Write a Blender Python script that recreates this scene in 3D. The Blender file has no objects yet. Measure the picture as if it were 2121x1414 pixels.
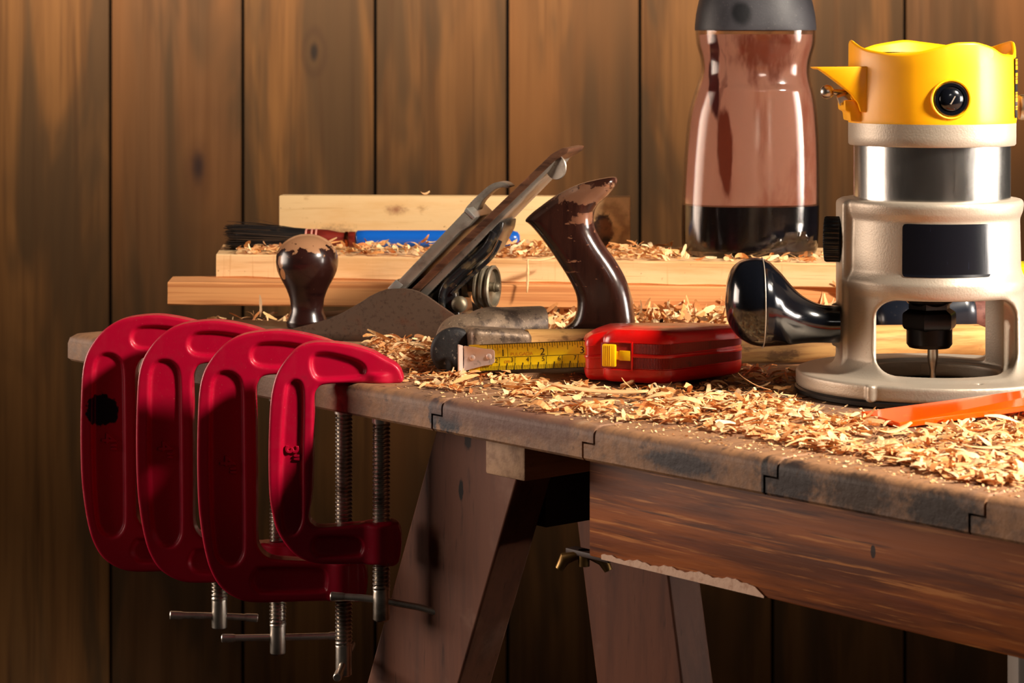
import bpy, bmesh, math, random
import numpy as np
from mathutils import Vector, Matrix

random.seed(7)
C = bpy.context.scene.collection
PI = math.pi
TZ = 0.75            # height of the bench top above the floor (m); models are drawn in mm, z=0 on the bench top

# ------------------------------------------------------------------ camera, world, lights, exposure
sc = bpy.context.scene
cd = bpy.data.cameras.new('camera'); cam = bpy.data.objects.new('camera', cd); C.objects.link(cam)
cam.location = (0, 0, TZ + 0.198); cam.rotation_euler = (PI / 2, 0, 0)
cd.sensor_width = 36; cd.lens = 5000 / 2121 * 36; cd.shift_y = -607 / 2121
cd.clip_start = 0.05; cd.clip_end = 50
cd.dof.use_dof = True; cd.dof.focus_distance = 1.44; cd.dof.aperture_fstop = 25
sc.camera = cam
vs = sc.view_settings
vs.view_transform = 'Standard'; vs.look = 'None'; vs.exposure = 0.0; vs.gamma = 1; vs.use_curve_mapping = False
w = bpy.data.worlds.new('world'); sc.world = w; w.use_nodes = True
w.node_tree.nodes['Background'].inputs[0].default_value = (1.0, 0.80, 0.66, 1)
w.node_tree.nodes['Background'].inputs[1].default_value = 0.02

def lamp(name, kind, loc, target, power, col, size=None, size_y=None, **k):
    d = bpy.data.lights.new(name, kind); o = bpy.data.objects.new(name, d); C.objects.link(o)
    o.location = loc; v = Vector(target) - Vector(loc)
    o.rotation_euler = v.to_track_quat('-Z', 'Y').to_euler()
    d.energy = power; d.color = col
    if kind == 'AREA':
        d.shape = 'RECTANGLE'; d.size = size; d.size_y = size_y or size
    for a, b in k.items(): setattr(d, a, b)
    return o
lamp('key_spot', 'SPOT', (0.85, 0.93, 1.46), (0.17, 1.36, 0.74), 122, (1, .88, .74), spot_size=math.radians(55), spot_blend=.3, shadow_soft_size=.07)
lamp('left_softbox', 'AREA', (-1.25, 1.62, 0.96), (0.45, 1.15, 0.84), 3.6, (1, .81, .67), .75, .6, spread=math.radians(75))
lamp('right_softbox', 'AREA', (1.35, 1.15, 0.94), (0.24, 1.42, 0.90), 1.9, (1, .9, .8), .5, .4, spread=math.radians(38))
lamp('front_spot', 'SPOT', (0.42, 0.15, 1.32), (0.24, 1.5, 0.98), 4, (1, .92, .84), spot_size=math.radians(20), spot_blend=.8, shadow_soft_size=.06)
lamp('wall_softbox', 'AREA', (0.0, 2.49, 1.76), (0.0, 3.125, 1.33), 14.5, (1, .84, .66), 1.9, .14, spread=math.radians(76))

# ------------------------------------------------------------------ nodes
def lin(c):
    r = []
    for v in c[:3]:
        v = v / 255.0
        r.append(v / 12.92 if v <= .04045 else ((v + .055) / 1.055) ** 2.4)
    return (r[0], r[1], r[2], 1)

def mat(name, base, rough=.5, metal=0, layers=(), spots=(), bump=(), coat=0, trans=0, ior=1.45, spec=.5,
        island=None, rlayers=(), sheet=None, sss=0, axis_bands=None, emission=None):
    """procedural principled material. layers: (scale xyz per metre, detail, lo, hi, colour[, strength]);
    spots: (centre mm, radii mm, colour, noise scale, noise amount); sheet: (width m, axis) shifts the grain plank by plank"""
    m = bpy.data.materials.new(name); m.use_nodes = True; nt = m.node_tree; N = nt.nodes; L = nt.links
    b = N['Principled BSDF']
    tc = N.new('ShaderNodeTexCoord'); co = tc.outputs['Object']
    def sock(n, i, v):
        if hasattr(v, 'is_linked') or hasattr(v, 'links'): L.new(v, n.inputs[i])
        else: n.inputs[i].default_value = v
    def vm(op, a, c=None):
        n = N.new('ShaderNodeVectorMath'); n.operation = op; sock(n, 0, a)
        if c is not None: sock(n, 1, c)
        return n.outputs['Value'] if op in ('LENGTH',) else n.outputs[0]
    def mm(op, a, c=None, d=None):
        n = N.new('ShaderNodeMath'); n.operation = op; sock(n, 0, a)
        if c is not None: sock(n, 1, c)
        if d is not None: sock(n, 2, d)
        return n.outputs[0]
    def noise(vec, scale3, detail, dist=0.0):
        v = vm('MULTIPLY', vec, tuple(scale3))
        n = N.new('ShaderNodeTexNoise'); n.inputs['Scale'].default_value = 1; n.inputs['Detail'].default_value = detail
        n.inputs['Roughness'].default_value = .6; n.inputs['Distortion'].default_value = dist
        L.new(v, n.inputs['Vector']); return n.outputs[0]
    def rng(v, lo, hi, a=0.0, c=1.0):
        n = N.new('ShaderNodeMapRange'); n.interpolation_type = 'SMOOTHSTEP'; sock(n, 0, v)
        n.inputs[1].default_value = lo; n.inputs[2].default_value = hi; n.inputs[3].default_value = a; n.inputs[4].default_value = c
        return n.outputs[0]
    def mix(f, a, c):
        n = N.new('ShaderNodeMix'); n.data_type = 'RGBA'; sock(n, 0, f); sock(n, 6, a); sock(n, 7, c); return n.outputs[2]
    if sheet:
        sep = N.new('ShaderNodeSeparateXYZ'); L.new(co, sep.inputs[0])
        k = mm('FLOOR', mm('DIVIDE', mm('ADD', sep.outputs[sheet[1]], sheet[2]), sheet[0]))
        cb = N.new('ShaderNodeCombineXYZ')
        for i in range(3): L.new(mm('MULTIPLY', k, 3.71 + i * 1.3), cb.inputs[i])
        gco = vm('ADD', co, cb.outputs[0])
    else: gco = co
    col = lin(base)
    if island:
        g = N.new('ShaderNodeNewGeometry'); r = N.new('ShaderNodeValToRGB')
        el = r.color_ramp.elements
        el[0].color = lin(island[0]); el[1].color = lin(island[-1])
        for i, c_ in enumerate(island[1:-1]):
            e = el.new((i + 1) / (len(island) - 1)); e.color = lin(c_)
        L.new(g.outputs['Random Per Island'], r.inputs[0]); col = r.outputs[0]
    if sheet and len(sheet) > 3:
        wn = N.new('ShaderNodeTexWhiteNoise'); wn.noise_dimensions = '1D'; L.new(k, wn.inputs['W'])
        col = mix(wn.outputs[0], col, lin(sheet[3]))
    for l in layers:
        dist = l[6] if len(l) > 6 else .0
        f = rng(noise(gco, l[0], l[1], dist), l[2], l[3])
        if len(l) > 5: f = mm('MULTIPLY', f, l[5])
        col = mix(f, col, lin(l[4]))
    for s in spots:
        v = vm('SUBTRACT', co, tuple(x / 1000 for x in s[0])); v = vm('DIVIDE', v, tuple(x / 1000 for x in s[1]))
        d = vm('LENGTH', v)
        n = noise(co, (s[3],) * 3 if not isinstance(s[3], tuple) else s[3], 5)
        d = mm('ADD', d, mm('MULTIPLY', mm('SUBTRACT', n, .5), s[4]))
        edge = s[5] if len(s) > 5 else .1
        f = rng(d, 1 - edge, 1 + edge, 1.0, 0.0)
        if len(s) > 6:   # growth rings
            f = mm('MULTIPLY', f, mm('ADD', .5, mm('MULTIPLY', mm('SINE', mm('MULTIPLY', d, s[6])), .5)))
        if len(s) > 7: f = mm('MULTIPLY', f, s[7])
        col = mix(f, col, lin(s[2]))
    if hasattr(col, 'links'): L.new(col, b.inputs['Base Color'])
    else: b.inputs['Base Color'].default_value = col
    b.inputs['Roughness'].default_value = rough; b.inputs['Metallic'].default_value = metal
    b.inputs['IOR'].default_value = ior; b.inputs['Specular IOR Level'].default_value = spec
    b.inputs['Coat Weight'].default_value = coat; b.inputs['Coat Roughness'].default_value = .12
    b.inputs['Transmission Weight'].default_value = trans
    if sss: b.inputs['Subsurface Weight'].default_value = sss; b.inputs['Subsurface Scale'].default_value = .004
    for r in rlayers:
        f = rng(noise(gco, r[0], r[1]), r[2], r[3], rough, r[4]); L.new(f, b.inputs['Roughness'])
    h = None
    for s3, det, stren, dist in bump:
        n = noise(gco, s3, det); n = mm('MULTIPLY', n, dist)
        h = n if h is None else mm('ADD', h, n)
    if h is not None:
        bn = N.new('ShaderNodeBump'); bn.inputs['Strength'].default_value = bump[0][2]; bn.inputs['Distance'].default_value = .001
        L.new(h, bn.inputs['Height']); L.new(bn.outputs[0], b.inputs['Normal'])
        if coat: L.new(bn.outputs[0], b.inputs['Coat Normal'])
    return m

# ------------------------------------------------------------------ meshes (mm)
class MB:
    def __init__(s): s.v = []; s.f = []; s.n = 0
    def add(s, v, f, mx=None):
        v = np.asarray(v, float)
        if mx is not None:
            A = np.array(mx); v = v @ A[:3, :3].T + A[:3, 3]
        s.v.append(v); k = s.n
        s.f += [tuple(int(i) + k for i in q) for q in f]; s.n += len(v); return s
    def box(s, lo, hi, r=0, mx=None, seg=2):
        bm = bmesh.new(); bmesh.ops.create_cube(bm, size=1)
        lo = np.array(lo, float); hi = np.array(hi, float)
        for v in bm.verts:
            v.co = Vector([lo[i] + (v.co[i] + .5) * (hi[i] - lo[i]) for i in range(3)])
        if r: bmesh.ops.bevel(bm, geom=list(bm.edges), offset=r, segments=seg, profile=.5, affect='EDGES')
        bm.verts.index_update()
        s.add([v.co[:] for v in bm.verts], [[v.index for v in f.verts] for f in bm.faces], mx); bm.free(); return s
    def loft(s, rings, caps=True, closed=False, mx=None):
        rings = [np.asarray(r, float) for r in rings]; n = len(rings[0]); f = []
        for i in range(len(rings) - (0 if closed else 1)):
            j = (i + 1) % len(rings)
            for k in range(n):
                f.append((i * n + k, i * n + (k + 1) % n, j * n + (k + 1) % n, j * n + k))
        if caps and not closed:
            f.append(tuple(range(n))[::-1]); f.append(tuple((len(rings) - 1) * n + k for k in range(n)))
        return s.add(np.concatenate(rings), f, mx)
    def lathe(s, prof, n=48, mx=None, caps=True, fn=None):
        rings = []
        for (r, z) in prof:
            a = np.arange(n) * 2 * PI / n
            rr = np.full(n, float(r)); zz = np.full(n, float(z))
            if fn: rr, zz = fn(a, rr, zz)
            rings.append(np.stack([rr * np.cos(a), rr * np.sin(a), zz], 1))
        return s.loft(rings, caps, mx=mx)
    def tube(s, pts, r, n=12, caps=True):
        pts = [Vector(p) for p in pts]; rs = r if hasattr(r, '__len__') else [r] * len(pts); rings = []
        t = (pts[1] - pts[0]).normalized(); u = t.orthogonal().normalized()
        for i, p in enumerate(pts):
            t = (pts[min(i + 1, len(pts) - 1)] - pts[max(i - 1, 0)]).normalized()
            u = (u - t * u.dot(t)).normalized(); w_ = t.cross(u)
            rings.append([(p + (u * math.cos(a) + w_ * math.sin(a)) * rs[i])[:] for a in [2 * PI * k / n for k in range(n)]])
        return s.loft(rings, caps)
    def prism(s, poly, d0, d1, plane='xz', bevel=0, mx=None):
        """poly 2D extruded along the missing axis from d0 to d1"""
        bm = bmesh.new()
        def P(a, b, d): return {'xz': (a, d, b), 'xy': (a, b, d), 'yz': (d, a, b)}[plane]
        lo = [bm.verts.new(P(a, b, d0)) for a, b in poly]; hi = [bm.verts.new(P(a, b, d1)) for a, b in poly]
        n = len(poly); bm.faces.new(lo); bm.faces.new(hi[::-1])
        for i in range(n): bm.faces.new((lo[i], hi[i], hi[(i + 1) % n], lo[(i + 1) % n]))
        bmesh.ops.recalc_face_normals(bm, faces=list(bm.faces))
        if bevel: bmesh.ops.bevel(bm, geom=list(bm.edges), offset=bevel, segments=2, profile=.5, affect='EDGES', clamp_overlap=True)
        bm.verts.index_update()
        s.add([v.co[:] for v in bm.verts], [[v.index for v in f.verts] for f in bm.faces], mx); bm.free(); return s
    def obj(s, name, m, parent=None, smooth=40, loc=None, label=None, recalc=True, col=None):
        me = bpy.data.meshes.new(name); V = np.concatenate(s.v) * .001
        me.from_pydata(V.tolist(), [], s.f); me.materials.append(m)
        if recalc:
            bm = bmesh.new(); bm.from_mesh(me); bmesh.ops.recalc_face_normals(bm, faces=list(bm.faces)); bm.to_mesh(me); bm.free()
        if smooth is not None:
            me.polygons.foreach_set('use_smooth', [True] * len(me.polygons))
            if smooth < 180: me.set_sharp_from_angle(angle=math.radians(smooth))
        me.update()
        o = bpy.data.objects.new(name, me); C.objects.link(o)
        if parent is not None: o.parent = parent
        if loc is not None: o.location = loc
        if label: o['label'] = label
        return o

def surfnet(fn, lo, hi, h):
    """smooth surface of the zero set of fn(x,y,z), by naive surface nets"""
    ax = [np.arange(lo[i], hi[i] + h, h) for i in range(3)]
    X, Y, Z = np.meshgrid(*ax, indexing='ij'); F = fn(X, Y, Z).astype(np.float32)
    nx, ny, nz = F.shape; S = F < 0
    acc = np.zeros((nx - 1, ny - 1, nz - 1, 3), np.float32); cnt = np.zeros((nx - 1, ny - 1, nz - 1), np.float32)
    for axis in range(3):
        o1, o2 = [a for a in range(3) if a != axis]
        for d1 in (0, 1):
            for d2 in (0, 1):
                sa = [slice(0, -1)] * 3; sb = [slice(0, -1)] * 3
                sb[axis] = slice(1, None)
                for o, d in ((o1, d1), (o2, d2)):
                    if d: sa[o] = slice(1, None); sb[o] = slice(1, None)
                A = F[tuple(sa)]; B = F[tuple(sb)]; c = (A < 0) != (B < 0)
                t = np.where(c, A / np.where(c, A - B, 1), 0)
                acc[..., axis] += t * c; acc[..., o1] += d1 * c; acc[..., o2] += d2 * c; cnt += c
    m = cnt > 0; idx = -np.ones(m.shape, np.int64); idx[m] = np.arange(m.sum())
    I = np.argwhere(m); V = np.array(lo) + (I + acc[m] / cnt[m][:, None]) * h
    faces = []
    for axis in range(3):
        o1, o2 = [(1, 2), (2, 0), (0, 1)][axis]
        sa = [slice(None)] * 3; sb = [slice(None)] * 3; sa[axis] = slice(0, -1); sb[axis] = slice(1, None)
        a = S[tuple(sa)]; b = S[tuple(sb)]; E = np.argwhere(a != b)
        E = E[(E[:, o1] > 0) & (E[:, o2] > 0) & (E[:, o1] < F.shape[o1] - 1) & (E[:, o2] < F.shape[o2] - 1)]
        fl = a[tuple(E.T)]
        def g(k1, k2):
            J = E.copy(); J[:, o1] -= k1; J[:, o2] -= k2; return idx[tuple(J.T)]
        Q = np.stack([g(1, 1), g(0, 1), g(0, 0), g(1, 0)], 1); Q[~fl] = Q[~fl][:, ::-1]; faces.append(Q)
    return V, np.concatenate(faces).tolist()

def smin(a, b, k): h = np.clip(.5 + .5 * (b - a) / k, 0, 1); return b * (1 - h) + a * h - k * h * (1 - h)
def smax(a, b, k): return -smin(-a, -b, k)
def sbox(x, y, z, c, hh, r=0):
    q = [np.abs(x - c[0]) - hh[0] + r, np.abs(y - c[1]) - hh[1] + r, np.abs(z - c[2]) - hh[2] + r]
    o = np.sqrt(sum(np.maximum(t, 0) ** 2 for t in q)); return o + np.minimum(np.maximum(q[0], np.maximum(q[1], q[2])), 0) - r
def scyl(x, y, z, r, h0, h1, rr=0):   # axis z
    d = np.sqrt(x * x + y * y) - r + rr; e = np.abs(z - (h0 + h1) / 2) - (h1 - h0) / 2 + rr
    return np.sqrt(np.maximum(d, 0) ** 2 + np.maximum(e, 0) ** 2) + np.minimum(np.maximum(d, e), 0) - rr
def spoly(x, y, poly):
    P = np.asarray(poly, float); d = np.full(x.shape, 1e18); s = np.ones(x.shape)
    for i in range(len(P)):
        a = P[i]; b = P[i - 1]; e = b - a; wx = x - a[0]; wy = y - a[1]
        t = np.clip((wx * e[0] + wy * e[1]) / (e @ e), 0, 1)
        d = np.minimum(d, (wx - e[0] * t) ** 2 + (wy - e[1] * t) ** 2)
        c1 = y >= a[1]; c2 = y < b[1]; c3 = e[0] * wy > e[1] * wx
        s = np.where((c1 & c2 & c3) | (~c1 & ~c2 & ~c3), -s, s)
    return s * np.sqrt(d)
def spline(pts, k=6, closed=True):
    P = np.asarray(pts, float); n = len(P); out = []
    for i in range(n if closed else n - 1):
        g = (lambda j: P[j % n]) if closed else (lambda j: P[min(max(j, 0), n - 1)])
        p0, p1, p2, p3 = g(i - 1), g(i), g(i + 1), g(i + 2)
        for t in np.arange(k) / k:
            out.append(.5 * (2 * p1 + (p2 - p0) * t + (2 * p0 - 5 * p1 + 4 * p2 - p3) * t * t + (3 * p1 - p0 - 3 * p2 + p3) * t ** 3))
    if not closed: out.append(P[-1])
    return np.array(out)
def chaikin(P, k=2, closed=True):
    P = np.asarray(P, float)
    for _ in range(k):
        Q = np.roll(P, -1, 0); P = np.stack([P * .75 + Q * .25, P * .25 + Q * .75], 1).reshape(-1, 2)
    return P
def resample(P, step):
    P = np.vstack([P, P[:1]]); d = np.r_[0, np.cumsum(np.linalg.norm(np.diff(P, axis=0), axis=1))]
    n = max(8, int(d[-1] / step)); t = np.arange(n) * d[-1] / n
    return np.stack([np.interp(t, d, P[:, 0]), np.interp(t, d, P[:, 1])], 1)

def W(px, py, Y): return np.array([(px - 1060.5) * Y / 5000, Y, 198 - (py - 100) * Y / 5000])   # reading a spot of the photo at distance Y
def thing(name, label, cat, org=(0, 0, 0), rz=0, group=None, rx=0, ry=0):
    o = bpy.data.objects.new(name, None); C.objects.link(o); o.empty_display_size = .02
    o.location = (org[0] / 1000, org[1] / 1000, TZ + org[2] / 1000); o.rotation_euler = (rx, ry, rz)
    o['label'] = label; o['category'] = cat
    if group: o['group'] = group
    return o
def tag(o, label, cat, group=None, kind=None):
    o['label'] = label; o['category'] = cat
    if group: o['group'] = group
    if kind: o['kind'] = kind
    return o
def T(x=0, y=0, z=0): return Matrix.Translation((x, y, z))
def R(a, ax): return Matrix.Rotation(math.radians(a), 4, ax)
def text_mesh(txt, size, ext, bev=0):
    cu = bpy.data.curves.new('t', 'FONT'); cu.body = txt; cu.size = size; cu.extrude = ext; cu.bevel_depth = bev
    cu.align_x = 'CENTER'; cu.align_y = 'CENTER'; cu.resolution_u = 4
    o = bpy.data.objects.new('t', cu); me = bpy.data.meshes.new_from_object(o)
    v = [x.co[:] for x in me.vertices]; f = [list(p.vertices) for p in me.polygons]
    bpy.data.objects.remove(o); bpy.data.curves.remove(cu); bpy.data.meshes.remove(me); return v, f
# ------------------------------------------------------------------ materials
m_wall = mat('wall_wood', (156, 108, 62), .55, layers=[((50, 50, 2.0), 3, .35, .75, (108, 72, 42), .9, .6), ((11, 11, 2.0), 3, .42, .62, (92, 70, 48), .85, .8),
     ((130, 130, 3.4), 4, .5, .8, (92, 60, 38), .6), ((7, 7, 1.4), 2, .5, .75, (170, 112, 64), .6)],
     spots=[((-256.5, 3121, 192), (18, 30, 34), (84, 58, 42), 14, .7, .5, 9.0, .55), ((-256.5, 3121, 193), (5, 20, 11), (58, 46, 38), 60, .9, .5),
            ((-405, 3121, 42), (32, 30, 73), (96, 62, 44), 10, .9, .8, 6.0, .4), ((-406, 3121, 44), (7, 20, 17), (70, 50, 44), 40, .8, .8)],
     sheet=(.17145, 0, .34861 + .17145 * 20, (126, 88, 58)), bump=[((200, 200, 6), 4, .3, .6)])
m_gap = mat('wall_gap', (16, 10, 8), .9)
m_floor = mat('floor_concrete', (52, 44, 40), .8, layers=[((6, 6, 6), 5, .4, .7, (38, 32, 30))])
m_top = mat('bench_plank', (160, 116, 80), .62, layers=[((160, 5, 160), 5, .42, .7, (122, 90, 66), .8), ((22, 10, 22), 5, .45, .65, (110, 84, 70), .65),
     ((90, 90, 90), 5, .58, .72, (70, 48, 38), .8), ((35, 35, 60), 4, .6, .75, (196, 166, 134), .5)],
     spots=[((421, 0, -9), (11, 9, 9), (26, 28, 40), 260, 1.2, .25), ((407, 0, -8), (4, 9, 10), (42, 40, 48), 400, 1.2, .3), ((405, 50, 0), (46, 1.1, 3), (34, 24, 20), 200, .8, .3), ((490, 50, 0), (26, .8, 3), (44, 32, 26), 200, .8, .3),
            ((582, 79, 0), (34, 1.2, 3), (30, 22, 18), 200, .8, .3), ((690, 110, 0), (40, 1.2, 3), (34, 26, 20), 200, .8, .3), ((607, 0, -11), (26, 8, 6), (60, 50, 50), 160, 1.6, .4),
            ((665, 0, -12), (2.2, 9, 14), (22, 16, 14), 500, .7, .3), ((682, 0, -10), (20, 8, 10), (52, 38, 34), 200, 1.8, .4), ((725, 0, -10), (20, 8, 10), (72, 52, 38), 220, 1.8, .4), ((775, 0, -11), (24, 8, 9), (60, 46, 38), 220, 1.6, .4),
            ((150, 0, -10), (140, 9, 12), (112, 88, 66), 60, 1.6, .6), ((470, 0, -5), (60, 20, 8), (112, 76, 62), 90, 1.5, .6)],
     bump=[((140, 12, 140), 6, .5, .9), ((300, 300, 300), 5, .5, .5)])
m_batten = mat('batten_wood', (170, 134, 102), .7, layers=[((90, 8, 90), 5, .4, .7, (116, 82, 56), .8), ((60, 60, 60), 5, .6, .72, (60, 44, 36), .8)], bump=[((200, 40, 200), 5, .5, .8)])
m_leg = mat('leg_wood', (122, 76, 56), .55, spec=.3, spots=[((383.7, 40, -60), (2.2, 9, 6.5), (24, 14, 12), 200, 1.0, .2), ((390, 40, -31), (3, 9, 5), (40, 24, 20), 240, 1.4, .3)], layers=[((60, 60, 7), 5, .4, .7, (92, 58, 46), .8), ((25, 25, 25), 4, .55, .75, (150, 112, 92), .5), ((260, 260, 30), 4, .6, .75, (66, 40, 30), .7)],
     bump=[((160, 160, 14), 5, .3, .5)])
m_apron = mat('apron_wood', (150, 80, 30), .55, spec=.25, layers=[((7, 60, 90), 5, .38, .64, (88, 42, 18), .9, .4), ((14, 60, 420), 5, .56, .66, (192, 124, 66), .8), ((10, 60, 260), 5, .58, .68, (70, 32, 14), .8), ((9, 30, 40), 3, .55, .75, (112, 54, 34), .6)],
     spots=[((700, 40, -46), (1.6, 5, 3.2), (44, 20, 12), 300, .4), ((872, 40, -50), (1.2, 5, 1.2), (26, 12, 8), 300, .4)], bump=[((10, 60, 240), 5, .3, .6)])
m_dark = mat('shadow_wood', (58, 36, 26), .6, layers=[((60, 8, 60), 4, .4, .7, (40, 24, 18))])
m_filler = mat('pale_filler', (214, 176, 150), .7, layers=[((200, 200, 200), 4, .5, .7, (190, 146, 120))], bump=[((300, 300, 300), 4, .4, .8)])
m_red = mat('red_clamp_paint', (186, 4, 48), .36, coat=.2, spec=.4, layers=[((800, 800, 800), 4, .66, .74, (214, 120, 110), .5), ((60, 60, 60), 4, .62, .8, (150, 12, 44), .6), ((150, 150, 150), 5, .71, .73, (110, 84, 80), .9)],
     rlayers=[((120, 120, 120), 4, .4, .7, .5)], bump=[((180, 180, 180), 4, .12, .5)])
m_redblk = mat('red_clamp_paint_blacked', (186, 4, 48), .36, coat=.2, layers=[((400, 400, 400), 6, .66, .74, (214, 120, 110), .5)],
     spots=[((13, -6, -34), (10.5, 12, 10.5), (14, 8, 12), 130, 1.1, .06)], rlayers=[((120, 120, 120), 4, .4, .7, .5)], bump=[((180, 180, 180), 4, .12, .5)])
m_steel = mat('bright_steel', (236, 228, 216), .36, .8, layers=[((90, 90, 90), 4, .5, .75, (150, 134, 118), .6)], rlayers=[((200, 200, 200), 4, .4, .7, .34)])
m_thread = mat('screw_steel', (210, 202, 190), .34, 1, layers=[((60, 60, 60), 4, .4, .7, (120, 104, 88), .8)])
m_castal = mat('cast_aluminium', (172, 160, 144), .48, .5, layers=[((30, 30, 30), 4, .5, .8, (168, 152, 134), .6), ((700, 700, 700), 3, .6, .7, (150, 134, 118), .4)],
     bump=[((900, 900, 900), 3, .35, .35)])
m_chrome = mat('polished_sleeve', (232, 228, 222), .2, 1, layers=[((300, 300, 60), 5, .62, .74, (120, 112, 106), .5)], rlayers=[((60, 60, 14), 5, .45, .7, .26)], bump=[((40, 40, 4), 3, .12, 1.0)])
m_yellow = mat('yellow_plastic', (255, 178, 0), .42, coat=.05, sss=.08, layers=[((60, 60, 60), 4, .7, .8, (196, 132, 40), .6)], spots=[((27, -42, 195), (1.6, 8, 2.6), (176, 120, 50), 300, .5)], bump=[((500, 500, 500), 3, .06, .3)])
m_black = mat('gloss_black_plastic', (9, 11, 17), .15, coat=.6, layers=[((900, 900, 900), 3, .7, .76, (86, 78, 70), .6)], rlayers=[((60, 60, 60), 5, .5, .72, .22)])
m_blk2 = mat('satin_black', (16, 15, 16), .38, layers=[((400, 400, 400), 4, .66, .76, (80, 72, 64), .5)])
m_blklabel = mat('black_label', (12, 13, 20), .25, coat=.3, layers=[((800, 60, 60), 3, .66, .72, (40, 44, 66), .7)], bump=[((200, 20, 20), 2, .15, .5)])
m_collet = mat('blackened_steel', (26, 24, 26), .3, .7, layers=[((200, 200, 200), 4, .55, .75, (66, 50, 42), .6)])
m_iron = mat('plane_iron_rusty', (92, 72, 58), .5, .4, layers=[((500, 500, 500), 5, .5, .7, (62, 44, 34), .7), ((60, 60, 60), 4, .52, .72, (106, 66, 46), .5)], bump=[((500, 500, 500), 4, .15, .5)])
m_capm = mat('plane_cap_steel', (156, 146, 134), .42, .65, layers=[((60, 60, 60), 5, .45, .7, (96, 84, 74), .7), ((500, 500, 500), 4, .62, .72, (60, 50, 44), .6)], bump=[((400, 400, 400), 4, .1, .4)])
m_capb = mat('plane_cap_bright', (200, 196, 188), .34, .8, layers=[((300, 300, 300), 4, .6, .72, (150, 146, 140), .6)])
m_blade = mat('cutter_rust', (112, 76, 56), .45, .55, layers=[((30, 30, 200), 5, .45, .65, (64, 42, 32), .8), ((120, 120, 120), 4, .55, .75, (162, 104, 70), .5)])
m_frog = mat('black_japanning', (24, 24, 26), .28, coat=.3, layers=[((120, 120, 120), 5, .5, .66, (92, 76, 54), .75), ((600, 600, 600), 3, .66, .72, (150, 130, 100), .6)], bump=[((250, 250, 250), 5, .3, .8)])
m_brass = mat('old_brass', (140, 130, 112), .46, .7, layers=[((100, 100, 100), 4, .4, .7, (104, 90, 66), .8)])
m_rose = mat('worn_rosewood', (52, 20, 14), .2, coat=.35, layers=[((30, 30, 200), 4, .45, .7, (32, 12, 10), .8), ((160, 160, 160), 5, .66, .69, (150, 104, 74), .85)], rlayers=[((150, 150, 150), 4, .5, .7, .4)])
m_knob = mat('worn_rosewood_knob', (44, 20, 16), .26, coat=.35, layers=[((60, 60, 200), 4, .45, .7, (26, 10, 10), .8), ((300, 300, 300), 5, .7, .74, (150, 104, 74), .7)],
     spots=[((0, 0, 72), (30, 30, 16), (168, 122, 88), 170, 1.8, .06), ((-12, -14, 43), (2.4, 9, 4.2), (176, 118, 72), 300, .4, .1), ((-13, -12, 51), (3.2, 9, 5), (168, 122, 86), 300, .9, .1)])
m_tote = mat('worn_rosewood_tote', (50, 25, 18), .24, coat=.3, layers=[((200, 200, 24), 4, .45, .7, (30, 12, 10), .8), ((90, 90, 240), 5, .64, .68, (140, 92, 66), .8)],
     spots=[((-8, -9, 100), (22, 14, 6), (112, 76, 56), 260, 2.6, .1), ((22, -3, 104), (14, 16, 6), (118, 84, 64), 300, 2.4, .12), ((-8, -10, 84), (9, 12, 4), (112, 72, 52), 260, 2.2, .1), ((33, -2, 50), (5, 16, 26), (100, 70, 54), 260, 2.2, .3)],
     bump=[((300, 300, 60), 4, .1, .4)])
m_ham = mat('hammer_steel', (134, 112, 92), .5, .4, layers=[((90, 90, 90), 6, .45, .62, (70, 56, 48), .85), ((60, 60, 60), 5, .56, .68, (168, 142, 116), .75), ((700, 700, 700), 5, .6, .68, (196, 170, 140), .7), ((500, 500, 500), 5, .6, .66, (50, 38, 32), .7)], bump=[((250, 250, 250), 5, .35, .8)])
m_face = mat('hammer_face_steel', (34, 31, 31), .6, .2, layers=[((400, 400, 400), 5, .6, .7, (130, 120, 108), .7), ((60, 60, 60), 4, .5, .7, (32, 28, 30), .8)], bump=[((300, 300, 300), 5, .35, .9)])
m_hwood = mat('hammer_handle_wood', (196, 148, 88), .5, layers=[((14, 160, 160), 5, .45, .68, (140, 92, 46), .8), ((40, 90, 90), 5, .56, .66, (70, 42, 24), .7)],
     rlayers=[((20, 200, 200), 4, .4, .6, .75)], spec=.2, spots=[((172, 0, 0), (46, 40, 40), (24, 15, 10), (16, 420, 420), 1.3, .3, .0001, .93)], bump=[((40, 300, 300), 4, .3, .6)])
m_casered = mat('red_tape_case', (206, 12, 8), .3, coat=.3, spec=.5, layers=[((120, 120, 120), 5, .6, .75, (150, 40, 30), .5), ((60, 60, 60), 5, .66, .74, (60, 26, 22), .7)], rlayers=[((90, 90, 90), 4, .4, .7, .45)])
m_ribs = mat('red_tape_grip', (140, 26, 20), .5, layers=[((120, 120, 120), 5, .55, .72, (80, 24, 20), .7)])
m_tapey = mat('tape_yellow', (246, 206, 24), .3, coat=.2, layers=[((160, 160, 160), 5, .58, .74, (190, 150, 20), .6), ((300, 60, 60), 5, .7, .74, (120, 90, 30), .5)],
     spots=[((-38, 0, 1), (34, 9, 2.6), (255, 250, 222), 200, .8, .3)])
m_ink = mat('black_ink', (18, 15, 12), .5)
m_orink = mat('orange_ink', (206, 120, 20), .5)
m_btny = mat('slider_yellow', (244, 188, 10), .35)
m_tin = mat('hook_tin', (232, 208, 196), .4, .45, layers=[((200, 200, 200), 4, .55, .72, (150, 126, 110), .7)])
m_pine1 = mat('pine_raw', (244, 202, 148), .6, layers=[((6, 90, 60), 5, .45, .7, (216, 160, 98), .85), ((260, 260, 260), 5, .64, .72, (150, 104, 64), .7), ((12, 30, 500), 4, .55, .68, (196, 142, 88), .6), ((300, 30, 14), 3, .6, .7, (214, 160, 104), .5)], bump=[((30, 300, 300), 5, .3, .6)])
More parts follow.
